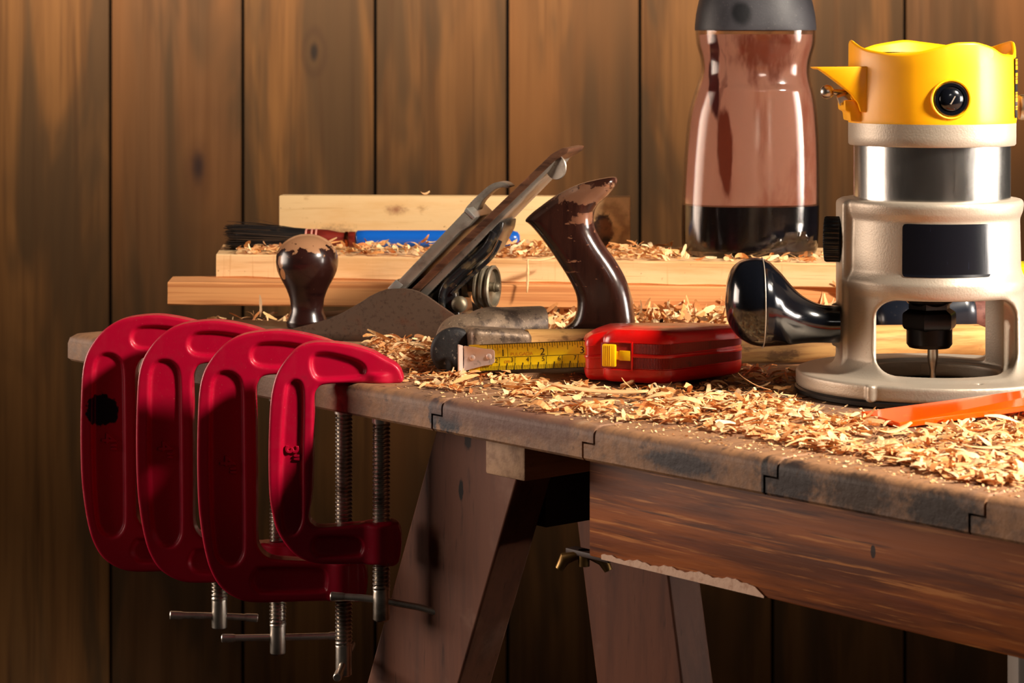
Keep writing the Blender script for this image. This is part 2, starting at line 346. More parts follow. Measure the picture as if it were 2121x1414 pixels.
m_pine2 = mat('pine_standing', (240, 202, 146), .6, layers=[((7, 90, 40), 5, .45, .7, (226, 176, 112), .8), ((30, 30, 60), 5, .58, .7, (180, 128, 80), .75), ((300, 300, 300), 4, .66, .72, (130, 92, 60), .7), ((14, 30, 300), 4, .56, .7, (214, 166, 108), .5)],
     spots=[((249, 0, 13), (8, 20, 13), (44, 22, 12), 200, 1.2, .2), ((252, 0, 14), (17, 20, 20), (140, 88, 50), 90, .9, .6, 9.0, .8), ((45, -9, 8), (18, 12, 8), (150, 116, 84), 260, 1.4, .5), ((90, -9, 28), (9, 12, 4), (160, 106, 70), 200, 1.2, .5)],
     bump=[((40, 300, 300), 5, .25, .5)])
m_pine3 = mat('pine_planed', (222, 156, 98), .5, layers=[((3, 300, 330), 3, .42, .62, (190, 116, 66), .8), ((20, 60, 60), 4, .6, .75, (168, 104, 62), .5)], bump=[((10, 200, 300), 4, .2, .5)])
m_shav = mat('wood_shaving', (240, 196, 140), .65, island=[(186, 112, 58), (222, 154, 90), (240, 190, 128), (246, 206, 154), (208, 134, 70), (244, 198, 142), (248, 214, 168)], sss=.15, bump=[((200, 200, 200), 4, .3, .4)])
m_dust = mat('sawdust', (236, 186, 128), .9, island=[(214, 152, 92), (248, 212, 160), (232, 178, 116)])
m_orange = mat('orange_acrylic', (255, 92, 6), .12, coat=.4, sss=.25, trans=.15, layers=[((160, 160, 160), 5, .66, .76, (176, 60, 16), .5), ((60, 60, 60), 4, .6, .75, (244, 120, 30), .5)])
m_hole = mat('hole_dark', (120, 30, 8), .5)
m_blue = mat('blue_lacquer', (18, 92, 190), .28, coat=.4, layers=[((200, 200, 200), 5, .72, .76, (20, 40, 80), .7)])
m_maroon = mat('maroon_lacquer', (116, 34, 24), .3, coat=.3, layers=[((60, 200, 200), 4, .5, .7, (70, 18, 14), .7)])
m_brist = mat('bristle', (26, 22, 20), .45, layers=[((100, 100, 100), 4, .6, .75, (58, 42, 28), .6)], island=[(14, 12, 12), (30, 24, 20), (22, 18, 18), (64, 46, 30)])  # lightest strand tone is a highlight painted into the black bristles
m_copper = mat('copper_ring', (176, 96, 60), .2, 1)
m_pinkring = mat('pale_binding', (206, 140, 124), .5)
m_pet = mat('clear_bottle_plastic', (250, 238, 230), .1, trans=1, ior=1.12, spec=.9, coat=.6)
m_film = mat('dried_stain_film', (228, 182, 164), .4, trans=.35, ior=1.05,
     layers=[((22, 22, 6), 5, .5, .66, (176, 104, 82), .8, .5), ((60, 60, 9), 4, .62, .72, (120, 62, 52), .6), ((500, 500, 500), 3, .66, .72, (236, 190, 164), .5)],
     spots=[((-21, -36, 80), (5.5, 30, 32), (130, 66, 48), (110, 110, 30), 1.1, .15), ((-28, -36, 135), (4, 30, 34), (84, 40, 42), (160, 160, 30), .8, .12), ((8, -36, 150), (22, 30, 18), (140, 76, 58), (120, 120, 36), 2.4, .5)], rlayers=[((80, 80, 20), 4, .4, .7, .3)])
m_ink_liquid = mat('dark_stain_liquid', (10, 8, 10), .12, coat=.4, layers=[((500, 500, 500), 3, .68, .74, (70, 54, 44), .6), ((20, 20, 20), 3, .5, .7, (14, 14, 26), .6)])
m_cap = mat('grey_black_rubber_cap', (54, 52, 56), .5, layers=[((30, 30, 30), 4, .5, .7, (34, 33, 37), .7), ((500, 500, 500), 3, .62, .7, (92, 84, 84), .5)], spots=[((-10, -44, 178), (8, 20, 9), (12, 12, 16), 60, .9, .3)], bump=[((800, 800, 800), 3, .2, .3)])
m_white = mat('white_painted_wood', (206, 196, 186), .5)
m_navy = mat('navy_plastic', (22, 26, 36), .3, coat=.2, layers=[((200, 200, 200), 4, .6, .75, (80, 76, 74), .5)])
m_rustend = mat('rusty_end', (130, 84, 74), .6, layers=[((200, 200, 200), 4, .4, .7, (90, 50, 44))])
m_wing = mat('dull_brass', (150, 116, 66), .4, .7)
m_lime = mat('lime_label', (236, 226, 10), .45, layers=[((160, 160, 160), 4, .56, .58, (24, 26, 20), 1.0)])

# ------------------------------------------------------------------ the room
pb = MB(); P0 = -348.61; PW = 171.45
for i in range(-7, 9):
    x0 = P0 + i * PW + 2; x1 = P0 + (i + 1) * PW - 2
    pb.box((x0, 3125, -TZ * 1000), (x1, 3145, 1700), 1.2)
wl = pb.obj('wall_back', m_wall, loc=(0, 0, TZ)); wl['kind'] = 'structure'
wl.data.materials.append(m_gap)
bk = MB(); bk.box((P0 - 7 * PW, 3141, -TZ * 1000), (P0 + 9 * PW, 3155, 1700)); bo = bk.obj('gap_backing_1', m_gap, loc=(0, 0, TZ)); bo['kind'] = 'structure'  # dark backing sheet added behind the planks to blacken their gaps
fl = MB(); fl.box((-1800, -900, -TZ * 1000 - 30), (1800, 3145, -TZ * 1000)); fo = fl.obj('floor', m_floor, loc=(0, 0, TZ)); fo['kind'] = 'structure'

# ------------------------------------------------------------------ workbench (u along the front edge, v across the planks)
C0 = np.array([-309., 1678., 0.]); AU = math.atan2(-.7615, .648)
Uv = np.array([.648, -.7615, 0]); Vv = np.array([.7615, .648, 0])
bench = thing('workbench', 'old wooden workbench with worn plank top and splayed legs', 'workbench', C0, AU)
def uv(X, Y): d = np.array([X, Y, 0]) - C0; return d @ Uv, d @ Vv
seams = [0, 150, 278, 406, 534, 665, 791, 918, 1046]
H = 19.0; VD = 880.0; rr = 5.5  # VD: plank depth extended out of sight to keep right_softbox off the rear leg
def plank(u0, u1, first, last):
    tl = 9.0; g = .75
    a0 = u0 if first else u0 + tl + g; a1 = u0 if first else u0 + g
    b0 = u1 if last else u1 + tl - g; b1 = u1 if last else u1 - g
    zm = -9.5; e = 1.0
    base = [(a0, -e), (a0 + e, 0)] + [(a0 + e + (b0 - a0 - 2 * e) * k / 10, 0) for k in range(1, 10)] + [(b0 - e, 0), (b0, -e), (b0, zm + .5), (b1, zm + .5), (b1, -H), (a1, -H), (a1, zm - .5), (a0, zm - .5)]
    if first: base = [(a0, -7), (a0 + 1.5, -2.5), (a0 + 5, 0)] + [(a0 + 5 + (b0 - a0 - 6) * k / 10, 0) for k in range(1, 10)] + [(b0 - e, 0), (b0, -e), (b0, zm + .5), (b1, zm + .5), (b1, -H), (a0 + 2, -H), (a0, -H + 2)]
    rings = []
    st = [(rr * (1 - math.cos(t)), -rr * (1 - math.sin(t))) for t in np.linspace(0, PI / 2, 7)]
    st = [(0.0, -rr)] + st[1:]
    vlist = [(v, zt, max(0, 1.5 - v)) for v, zt in st] + [(20, 0, 0), (60, 0, 0), (200, 0, 0), (500, 0, 0), (VD, 0, 0)]
    for v, zt, bt in vlist:
        ring = []
        for (u, z) in base:
            wob = .5 * math.sin(u * .05) + .35 * math.sin(u * .17 + 1) if v < 19 else 0
            zz = max(min(z, zt), -H + bt); ring.append((u, v + wob * (1 if v < 19 else 0), zz))
        rings.append(ring)
    b = MB(); b.loft(rings); return b.obj('tabletop_plank', m_top, bench, 35)
for i in range(len(seams) - 1): plank(seams[i], seams[i + 1], i == 0, i == len(seams) - 2)

def slanted(u_top, z_top, z_bot, wu, v0, v1, slope, name, m, label=None):
    b = MB(); ub = u_top + slope * (z_bot - z_top)
    r = [[(u_top, v0, z_top), (u_top + wu, v0, z_top), (u_top + wu, v1, z_top), (u_top, v1, z_top)],
         [(ub, v0, z_bot), (ub + wu, v0, z_bot), (ub + wu, v1, z_bot), (ub, v1, z_bot)]]
    b.loft(r)
    o = b.obj(name, m, bench, 30, label=label)
    bv = o.modifiers.new('b', 'BEVEL'); bv.width = .0015; bv.segments = 2
    return o
slanted(364, -19, -TZ * 1000, 82, 40, 67, .417, 'leg', m_leg)
slanted(252, -19, -TZ * 1000, 84, 232, 260, -.19, 'leg', m_leg)
slanted(900, -19, -TZ * 1000, 82, 70, 97, -.3, 'leg', m_leg)
slanted(860, -19, -TZ * 1000, 82, 420, 447, .2, 'leg', m_leg)
b = MB(); b.box((437, 14, -40.5), (471, 560, -19), 1.5); b.obj('batten', m_batten, bench)
b = MB(); b.box((495, 40, -81), (1040, 62, -19.0), 1.2); b.obj('apron', m_apron, bench)
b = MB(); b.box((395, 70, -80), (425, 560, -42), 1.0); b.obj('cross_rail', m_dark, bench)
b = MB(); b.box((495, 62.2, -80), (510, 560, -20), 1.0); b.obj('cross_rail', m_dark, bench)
# pale filler smeared on the apron's lower edge
pts = []; n = 60
for k in range(n + 1):
    u = 506 + (628 - 506) * k / n
    h = 2.2 + 3.8 * (k / n) + .7 * math.sin(k * .55) + .35 * math.sin(k * 1.9)
    if k > n - 5: h *= (n - k + .5) / 5
    pts.append((u, -80.6 + max(h, .4)))
poly = [(506, -80.9)] + pts + [(628, -80.9)]
b = MB(); b.prism(poly, 39.1, 40.3, 'xz'); b.obj('filler_smear', m_filler, bench, label='pale filler smear')
b = MB(); b.box((470, 45, -84), (505, 53, -81), .4); b.obj('bracket', m_dark, bench)
# wing nut
b = MB(); b.lathe([(3.2, -90), (3.2, -81)], 16, mx=T(481, 49, 0))
for s in (-1, 1):
    b.tube([(481 + s * 2.5, 49 + s * 2, -84), (481 + s * 8, 49 + s * 7, -86), (481 + s * 10.5, 49 + s * 9, -92)], [2.2, 3.6, 2.4], 10)
b.obj('wing_nut', m_wing, bench, label='dull brass wing nut')
# white post seen at the lower right corner
b = MB(); b.box((0, 0, 0), (60, 40, 640), 2); o = b.obj('white_post', m_white)
o.location = (.3897, 1.86, 0.0); tag(o, 'white painted post standing behind the bench at the lower right corner', 'post')
# ------------------------------------------------------------------ clamps
def screw_mesh(z0, z1, r=5.3, pitch=2.45, socket=18, sr=5.0, n=28, depth=1.0):
    """threaded rod hanging down from z0; plain socket at its lower end"""
    b = MB(); zs = np.arange(z1 + socket, z0, pitch / 6); rings = []; a = np.arange(n) * 2 * PI / n
    for z in zs:
        ph = (z / pitch - a / (2 * PI)) % 1.0; tri = 1 - np.abs(2 * ph - 1)
        fade = min(1, (z - z1 - socket) / 6 + .15)
        r_ = r - depth * fade * (1 - np.clip(tri * 1.5, 0, 1))
        rings.append(np.stack([r_ * np.cos(a), r_ * np.sin(a), np.full(n, z)], 1))
    b.loft(rings)
    b.lathe([(sr - .8, z1), (sr, z1 + .9), (sr, z1 + socket - 1), (sr * .94, z1 + socket + .5)], n)
    return b
SM_OUT = [(831,790),(832,768),(820,752),(800,741),(768,724),(724,712),(673,706),(639,709),(612,722),(588,749),(573,777),(563,821),(559,888),(558,956),(560,1020),(566,1060),(574,1090),(590,1119),(615,1146),(651,1161),(700,1164),(770,1163),(824,1162),(825,1083),(754,1082),(672,1088),(650,1082),(641,1066),(646,1030),(649,980),(651,880),(652,822),(659,802),(676,793),(741,790),(768,790)]
SM_P = [[(646,743),(654,731),(672,728),(701,732),(741,744),(757,758),(753,773),(731,779),(690,782),(660,781),(648,765)],
        [(594,805),(601,789),(615,784),(627,795),(630,838),(628,950),(628,1041),(626,1076),(615,1098),(598,1100),(588,1083),(584,1000),(587,890)],
        [(650,1128),(656,1111),(672,1107),(735,1108),(752,1120),(751,1138),(738,1146),(670,1148),(655,1142)]]
BG_OUT = [(757,772),(757,752),(740,732),(700,711),(650,694),(588,683),(537,685),(497,694),(463,714),(436,746),(421,778),(414,821),(411,905),(411,973),(413,1035),(418,1085),(427,1138),(440,1180),(462,1214),(497,1236),(535,1243),(615,1241),(714,1238),(756,1236),(756,1162),(700,1160),(590,1155),(556,1149),(538,1130),(533,1100),(533,980),(532,880),(531,815),(536,790),(551,775),(600,772),(690,772)]
BG_P = [[(522,732),(530,714),(552,707),(600,708),(660,720),(684,736),(680,750),(640,756),(560,757),(530,750)],
        [(441,800),(452,772),(474,766),(494,775),(504,800),(506,880),(507,1000),(508,1110),(505,1145),(490,1164),(466,1163),(451,1144),(443,1090),(439,980),(439,880)],
        [(524,1200),(532,1178),(550,1171),(650,1172),(676,1180),(678,1208),(664,1220),(560,1222),(535,1218)]]
def conv(P, s, x0, y0): return np.array([((x - x0) / s, (y0 - y) / s) for x, y in P])
def clamp_frame(out, pks, sx, lug, tip, hy=7.4):
    O = spline(out, 4); K = [spline(p, 3) for p in pks]
    lo = O.min(0) - 3; hi = O.max(0) + 3; h = .72
    xs = np.arange(lo[0], hi[0] + h, h); zs = np.arange(lo[1], hi[1] + h, h)
    X2, Z2 = np.meshgrid(xs, zs, indexing='ij')
    D = spoly(X2, Z2, O); Hh = np.full(D.shape, hy)
    for k in K:
        t = np.clip(-spoly(X2, Z2, k) / 2.8 + .45, 0, 1); Hh -= 2.7 * t * t * (3 - 2 * t)
    def fn(X, Y, Z):
        d = np.broadcast_to(D[:, None, :], X.shape); hh = np.broadcast_to(Hh[:, None, :], X.shape)
        r = 1.6; a = d + r; e = np.abs(Y) - hh + r
        F = np.sqrt(np.maximum(a, 0) ** 2 + np.maximum(e, 0) ** 2) + np.minimum(np.maximum(a, e), 0) - r
        c = scyl(X - sx, Y, Z, 10.6, lug[0], lug[1], 1.2); F = smin(F, c, 2.5)
        t = scyl(X - sx + 1, Y, Z, 9.6, tip[0], tip[1], 1.2); F = smin(F, smax(t, d - .3, 1), 2.0)
        return F
    ny = 12.5
    X, Y, Z = None, None, None
    return surfnet(fn, (lo[0], -ny, lo[1]), (xs[-1] - h * .5, ny, zs[-1] - h * .5), h)
sm = (clamp_frame(conv(SM_OUT, 3.484, 559, 790), [conv(p, 3.484, 559, 790) for p in SM_P], 66.3, (-107, -84), (0, 5.5)))
bg = (clamp_frame(conv(BG_OUT, 3.4, 413, 773), [conv(p, 3.4, 413, 773) for p in BG_P], 88, (-136.5, -114), (0, 6)))
def make_clamp(Y, px0, frame, sx, zbot, ztop, bar, mark, markpos, label, m, rz=0, sr=5.0):
    x0 = (px0 - 1060.5) * Y / 5000
    t = thing('c_clamp', label, 'clamp', (x0, Y, 0), rz, 'red c-clamps gripping the bench edge')
    b = MB(); b.add(*frame); fr = b.obj('frame', m, t, 180, recalc=False)
    b = screw_mesh(-H - 5, zbot); 
    s = b.obj('screw', m_thread, t, 30, loc=(sx / 1000, 0, 0), label='threaded steel screw')
    b = MB(); b.lathe([(4.6, -H - 6.2), (5.6, -H - 5.4), (5.6, -H - .4), (5.2, -H)], 28); b.obj('pressure_pad', m_steel, t, 40, loc=(sx / 1000, 0, 0))
    b = MB(); p = [Vector(q) for q in bar]
    b.tube(p, 2.15, 14)
    d0 = (p[1] - p[0]).normalized(); d1 = (p[-1] - p[-2]).normalized()
    b.tube([p[0] - d0 * .5, p[0], p[0] + d0 * 6.5, p[0] + d0 * 8.5], [2.2, 2.7, 2.6, 2.1], 14)
    b.tube([p[-1] - d1 * 8.5, p[-1] - d1 * 6.5, p[-1], p[-1] + d1 * .5], [2.1, 2.6, 2.7, 2.2], 14)
    b.obj('turning_bar', m_steel, t, 40, loc=(sx / 1000, 0, 0))
    v, f = text_mesh(mark, 11 if mark[0] == '3' else 13, .5, .3)
    b = MB(); b.add(v, f, T(*markpos) @ R(90, 'X') @ R(-90, 'Z')); b.obj('size_mark', m, t, 40, label='raised number ' + mark)
    return t
make_clamp(1557, 172, bg, 88, -176, 0, [(-31, -4, -166.5), (0, 0, -168), (24, 3, -170)], '4"', (17, -4.9, -55),
           'red clamp with a black smudge on its spine, farthest left and back', m_redblk)
make_clamp(1525, 287, bg, 88, -184.5, 0, [(-35, 0, -174.5), (0, 0, -174), (40, 0, -173)], '4"', (17, -4.9, -55),
           'red clamp second from the left, its straight turning bar level below', m_red)
make_clamp(1471, 413, bg, 88, -184, 0, [(-2.5, -20, -180), (0, 0, -176), (3, 24, -171)], '4"', (17.5, -4.9, -55),
           'large red clamp third from the left, sawdust in its recesses, bar pointing forward', m_red)
make_clamp(1435, 559, sm, 66.3, -142, 0, [(-30, 4, -128.5), (-12, 2, -129), (0, 0, -130), (22, -2, -133.5), (47, -4, -140)], '3"', (13.2, -5.2, -41.5),
           'smallest red clamp, rightmost and nearest, marked 3 inches on its spine', m_red)

# ------------------------------------------------------------------ hand plane (local x = toe to handle, origin under the front knob)
PO = W(636, 679, 1672); PO[2] = 0; PA = math.atan2(-52, 201)
plane = thing('hand_plane', 'old iron bench hand plane with dark wooden knob and handle', 'hand plane', PO, PA)
cP, sP = math.cos(PA), math.sin(PA)
def pl(px, py, dy=0):
    """photo spot -> plane-local x,z on the local plane y=dy"""
    # ray (X=k*Y) with local y = dy
    k = (px - 1060.5) / 5000
    # local y = -(X-X0)*sP + (Y-Y0)*cP = dy
    Y = (dy + PO[1] * cP - PO[0] * sP) / (cP - k * sP)
    X = k * Y; return ((X - PO[0]) * cP + (Y - PO[1]) * sP, 198 - (py - 100) * Y / 5000)
b = MB(); b.prism([(-72, -24), (-66, -31), (300, -31), (306, -24), (306, 24), (300, 31), (-66, 31), (-72, 24)], 0, 5, 'xy', .5); b.obj('sole', m_iron, plane)
cheek_px = [(560,688),(595,683),(640,672),(682,660),(712,646),(744,628),(765,614),(785,604),(800,599),(815,597.5),(835,597),(852,599),(868,604),(885,613),(905,627),(925,641),(945,655),(975,676),(1000,690)]
cp = [pl(x, y, -30) for x, y in cheek_px]
poly = [(cp[0][0], .2)] + [(x, max(z, 5.2)) for x, z in cp] + [(cp[-1][0], .2)]
for y0 in (-31, 28):
    b = MB(); b.prism(poly, y0, y0 + 3, 'xz', .4); b.obj('cheek', m_iron, plane, 30)
kz = lambda y: (970 - y) / 9.5 + 5
b = MB(); b.lathe([(13.2, 5), (14.2, 6), (14, 7.5)] + [(r / 9.5, kz(y)) for y, r in [(940,138),(920,131),(890,119),(865,110),(840,107),(810,109),(780,114),(750,124),(720,136),(690,151),(660,168),(630,183),(600,195),(570,202),(535,205),(500,202),(470,193),(440,176),(412,152),(390,122),(372,86),(362,50)]] + [(.6, kz(360))], 56)
b.obj('front_knob', m_knob, plane, 60)
tote = [(1089.6,456),(1104,440),(1122,426),(1145,409),(1169,395),(1192,384),(1216,376),(1247,369),(1268,366),(1276,369),(1275,383),(1259,404),(1240,421),(1229,442),(1230,470),(1248,504),(1272,538),(1293,574),(1306,612),(1312,647),(1314,672),(1313,692),(1165,688),(1168,678),(1187,664),(1196,640),(1196,612),(1181,578),(1153,534),(1124,493),(1101,466)]
tp = [pl(x, y) for x, y in tote]; TX = tp[25][0] if False else pl(1245, 600)[0]
Tp = spline(np.array([(x - TX, z) for x, z in tp]), 3)
lo = Tp.min(0) - 2; hi = Tp.max(0) + 2; h = .8
def totef(X, Y, Z):
    D = spoly(X[:, 0, :], Z[:, 0, :], Tp)[:, None, :] * np.ones_like(X)
    hy = 11.5; r = 10.0
    a = D + r; e = np.abs(Y) - hy + r
    # elliptical rounding that keeps the traced outline
    return np.maximum(np.sqrt(np.maximum(a, 0) ** 2 + np.maximum(e, 0) ** 2) + np.minimum(np.maximum(a, e), 0) - r, 5.0 - Z)
b = MB(); b.add(*surfnet(totef, (lo[0], -13.6, 2), (hi[0], 13.6, hi[1]), h)); b.obj('rear_handle', m_tote, plane, 70, loc=(TX / 1000, 0, 0), recalc=False)
# slanted stack: lever cap, chip breaker, cutter, frog
def strip(pa, pb, y0, y1, th, m, name, bevel=.4, par=None):
    (xa, za), (xb, zb) = pa, pb; d = np.array([xb - xa, zb - za]); d /= np.linalg.norm(d); n_ = np.array([d[1], -d[0]]) * th
    b = MB(); b.prism([(xa, za), (xb, zb), (xb + n_[0], zb + n_[1]), (xa + n_[0], za + n_[1])], y0, y1, 'xz', bevel); return b
LF = 24
def pz(x, y): return pl(x, y, -LF)
a, c_ = pz(788, 616), pz(967, 432)
lc = MB(); q1 = [pz(790,617),pz(967,432),pz(985,451),pz(968,470),pz(950,481),pz(826,610),pz(815,625)]
lc.prism(q1, -LF, LF, 'xz', .8); o_lc = lc.obj('lever_cap', m_capm, plane, 30)
q = [pz(820,579),pz(803,596.5),pz(816,609),pz(835,590)]; b = MB(); b.prism(q, -LF - .25, LF + .25, 'xz', .2); b.obj('polished_edge', m_capb, o_lc, label='bright polished lower edge'); b = MB()
q = [(x - .25, z + .25) for x, z in [pz(967,431.5),pz(962,437),pz(980,455),pz(985.5,450.5)]]; b.prism(q, -LF - .3, LF + .3, 'xz', .2)
b.obj('polished_edge', m_capb, o_lc, label='bright polished upper edge')
lev = [(968,436),(980,418),(1004,395),(1020,382),(1035,376),(1050,377),(1061,384),(1058,388),(1046,387),(1030,391),(1010,408),(1000,420),(992,440),(996,455),(984,452)]
lv = spline([pl(x, y, 0) for x, y in lev], 3); b = MB(); b.prism(lv, -7, 7, 'xz', 1.2); b.obj('lever', m_capm, o_lc, 50)
b = MB(); b.prism([pz(812,636),pz(1140,320),pz(1165,306),pz(1178,308),pz(1174,317),pz(1166,322),pz(1148,333),pz(842,628),pz(826,640)], -LF + 1, LF - 1, 'xz', .5); b.obj('cutting_iron', m_blade, plane, 30)
b = MB(); b.prism([pz(838,635),pz(1120,351),pz(1148,333),pz(1131,358),pz(1044,447),pz(850,645)], -LF + 2, LF - 2, 'xz', .4); b.obj('chip_breaker', m_capm, plane, 30)
b = MB(); dx, dz = pl(1152, 346, -19); b.lathe([(.3, -.8), (8.1, -.8), (8.5, 0), (8.1, .8), (.3, .8)], 32, mx=T(dx, -19, dz) @ R(-22, 'Z') @ R(90, 'X'))
b.tube([(dx - 3, -19, dz + 3), (pl(1060, 430)[0], -8, pl(1060, 430)[1])], 1.6, 8); b.obj('lateral_lever', m_capm, plane, 40)
# shavings stuck between cap and iron, frog casting
fr = [(880,618),(905,598),(925,566),(960,534),(1000,500),(1030,462),(1043,458),(1040,478),(1028,500),(1018,520),(1000,536),(980,552),(962,570),(952,583),(944,600),(946,622),(952,655),(940,668),(912,640),(890,630)]
b = MB(); b.prism([pl(x, y, -18) for x, y in fr], -18, 18, 'xz', 1.4); fg = b.obj('frog', m_frog, plane, 50)
rb = [(918,640),(914,615),(922,590),(940,572),(970,545),(1005,512),(1022,480)]
b = MB(); pts = [(pl(x, y, -19)[0], -18.5, pl(x, y, -19)[1]) for x, y in spline(rb, 4, False)]
b.tube(pts, 2.6, 10); b.tube([(p_[0] + 4.5, p_[1] + .5, p_[2] - 6) for p_ in pts[8:]], 1.5, 8); b.obj('rib', m_frog, fg, 60)
b = MB()
b.box((pl(925, 640)[0], -21, 5), (pl(965, 640)[0], 12, 16), 2); b.prism([(pl(930,0)[0], 5), (pl(1015,0)[0], 5), (pl(1000,0)[0], 12), (pl(960,0)[0], 20), (pl(930,0)[0], 22)], -14, 14, 'xz', 1.5)
b.obj('frog_seat', m_frog, plane, 50)
sxx, szz = pl(951, 630, -20); b = MB(); b.lathe([(5.2, -3), (5.6, 0), (4.8, 2.2), (2.5, 3.4), (.3, 3.6)], 20, mx=T(sxx, -20, szz) @ R(90, 'X') ); b.obj('frog_screw', m_brass, plane, 50)
# adjusting wheel: axis along local x, tipped a little
wx, wz = pl(1012, 594, -2); b = MB()
pr = [(3, -8), (12.2, -8), (14.2, -6.6), (14.2, -5.2), (12.8, -4.4), (12.8, -3.4), (14.4, -2.6), (14.4, -1), (12.8, 0), (12.8, 1), (14.6, 2), (14.8, 3.6), (13.6, 4.6), (12.4, 4.2), (11.6, 1.6), (4, 1.0), (3.2, 1.2), (3.2, 4), (3.6, 4.2), (3.6, 5), (3.2, 5.2), (3.2, 6.4), (2.2, 8), (.4, 8.6)]
b.lathe(pr, 48, mx=T(wx, -2, wz) @ R(-4, 'Z') @ R(90, 'Y')); b.obj('adjusting_wheel', m_brass, plane, 35)
b = MB(); b.tube([(wx - 8, -2, wz), (wx - 24, -2, wz + 2)], 4.2, 14); b.lathe([(7.5, -2), (7.5, 2)], 24, mx=T(wx - 15, -2, wz) @ R(90, 'Y'))
ya = [pl(1000,520,-5), pl(995,548,-5), pl(984,575,-5), pl(978,590,-5)]
b.tube([(x, -6, z) for x, z in ya], [3.2, 3.4, 3.0, 4.6], 12); b.obj('adjusting_fork', m_brass, plane, 50)

# ------------------------------------------------------------------ hammer
hd = np.array([305 - 9., 1554 - 1478., 0]); HA = math.atan2(hd[1], hd[0]); HO = np.array([9., 1475., 14.])
ham = thing('claw_hammer', 'claw hammer lying behind the tape measure, blotched steel head', 'hammer', HO, HA)
cH, sH = math.cos(HA), math.sin(HA)
def hl(X, Y, Z): return ((X - HO[0]) * cH + (Y - HO[1]) * sH, -(X - HO[0]) * sH + (Y - HO[1]) * cH, Z - HO[2])
def headf(x, y, z):
    # world-aligned coordinates relative to head
    X = HO[0] + x * cH - y * sH; Y = HO[1] + x * sH + y * cH; Z = z + HO[2]
    def cap(p, q, r0, r1, sz=1.0):
        p = np.array(p, float); q = np.array(q, float); e = q - p
        wx, wy, wz_ = X - p[0], Y - p[1], Z - p[2]; t = np.clip((wx * e[0] + wy * e[1] + wz_ * e[2]) / (e @ e), 0, 1)
        return np.sqrt((wx - e[0] * t) ** 2 + (wy - e[1] * t) ** 2 + ((wz_ - e[2] * t) / sz) ** 2) - (r0 + (r1 - r0) * t)
    ax = np.array([-.10, 1.0]); ax /= np.linalg.norm(ax)
    lx = (X + 35) * ax[1] - (Y - 1464) * ax[0]; ly = (X + 35) * ax[0] + (Y - 1464) * ax[1]
    face = scyl(lx, Z - 14.2, ly, 13.8, 0, 9, 1.2)
    neck = cap((-35, 1480, 15), (-32, 1498, 18), 12.2, 12.5)
    body = cap((-33, 1496, 17), (-12, 1512, 19), 13.5, 13.0, 1.12)
    # claw curving to the right, thin in Z at the tip
    ex = X - 4; claw = smax(cap((-14, 1512, 22), (32, 1541, 25), 15, 11.0, 1.0), np.abs(Z - (22 + (X + 14) * .09)) - np.clip(14 - (X + 14) * .13, 7.2, 14), 4)
    claw = smax(claw, (X * .97 + (Y - 1530) * .25) - 20.5, 1.5)
    eye = sbox(x, y, z, (-18, 0, 1), (19 - 0 * x, 11.5 - 0 * x, 12.5 - .09 * (x + 18)), 4)
    F = smin(face, neck, 3); F = smin(F, body, 6); F = smin(F, claw, 5); F = smin(F, eye, 5)
    return np.maximum(F, .3 - Z)
b = MB(); b.add(*surfnet(headf, (-62, -22, -15), (42, 82, 26), 1.0)); hh = b.obj('head', m_ham, ham, 180, recalc=False)
ax = Vector((-.10, 1, 0)).normalized(); fx, fy, fz = hl(-35, 1464, 14.2)
b = MB(); b.lathe([(.3, -2.0), (9, -1.9), (12.4, -1.4), (14.0, -.4), (14.4, .8), (14.4, 3.5), (13.6, 5)], 48, mx=T(fx, fy, fz) @ Matrix.Rotation(math.atan2(ax.y, ax.x) - HA, 4, 'Z') @ R(90, 'Y')); b.obj('striking_face', m_face, hh, 60, label='dark worn striking face')
Lh = np.linalg.norm(hd[:2]) + 2
rings = []
for t in np.linspace(0, 1, 40):
    x = t * Lh
    ry = np.interp(x, [0, 20, 60, 120, 200, 270, Lh - 6, Lh - 2, Lh], [9.5, 9, 9.5, 11, 11.5, 11, 10.6, 9.5, 7.5]); rz = np.interp(x, [0, 20, 60, 120, 200, 270, Lh - 6, Lh - 2, Lh], [12.2, 12, 11.4, 11.4, 11.2, 10.6, 10.2, 9, 7])
    zc = np.interp(x, [0, 200, Lh], [0.2, -2.4, -3.4])
    a = np.arange(32) * 2 * PI / 32
    ca, sa = np.cos(a), np.sin(a); pw = .8
    rings.append(np.stack([np.full(32, x), ry * np.sign(ca) * np.abs(ca) ** pw, zc + rz * np.sign(sa) * np.abs(sa) ** pw], 1))
b = MB(); b.loft(rings); b.obj('wooden_handle', m_hwood, ham, 60)

# ------------------------------------------------------------------ tape measure (world-aligned, origin under its case)
TO = np.array([90., 1445., 0.])
tape = thing('tape_measure', 'red plastic tape measure with its yellow blade pulled out', 'tape measure', TO)
out = [(43,1430),(43.5,1422),(47,1419),(53.5,1417),(54.5,1414),(58,1410.5),(66,1407),(76,1403.3),(84,1400.8),(91,1401.5),(98,1406.5),(114,1422),(129,1437),(135,1444),(138,1452),(138,1464),(132,1478),(120,1487),(100,1490),(72,1488),(52,1478),(44,1460),(43,1445)]
O = resample(spline(np.array(out) - TO[:2], 6), .45); NP = len(O)
tg = np.roll(O, -3, 0) - np.roll(O, 3, 0); tg /= np.linalg.norm(tg, axis=1)[:, None]; nr = np.stack([tg[:, 1], -tg[:, 0]], 1)
if (O[:, 0] * np.roll(O[:, 1], -1) - O[:, 1] * np.roll(O[:, 0], -1)).sum() < 0: nr = -nr
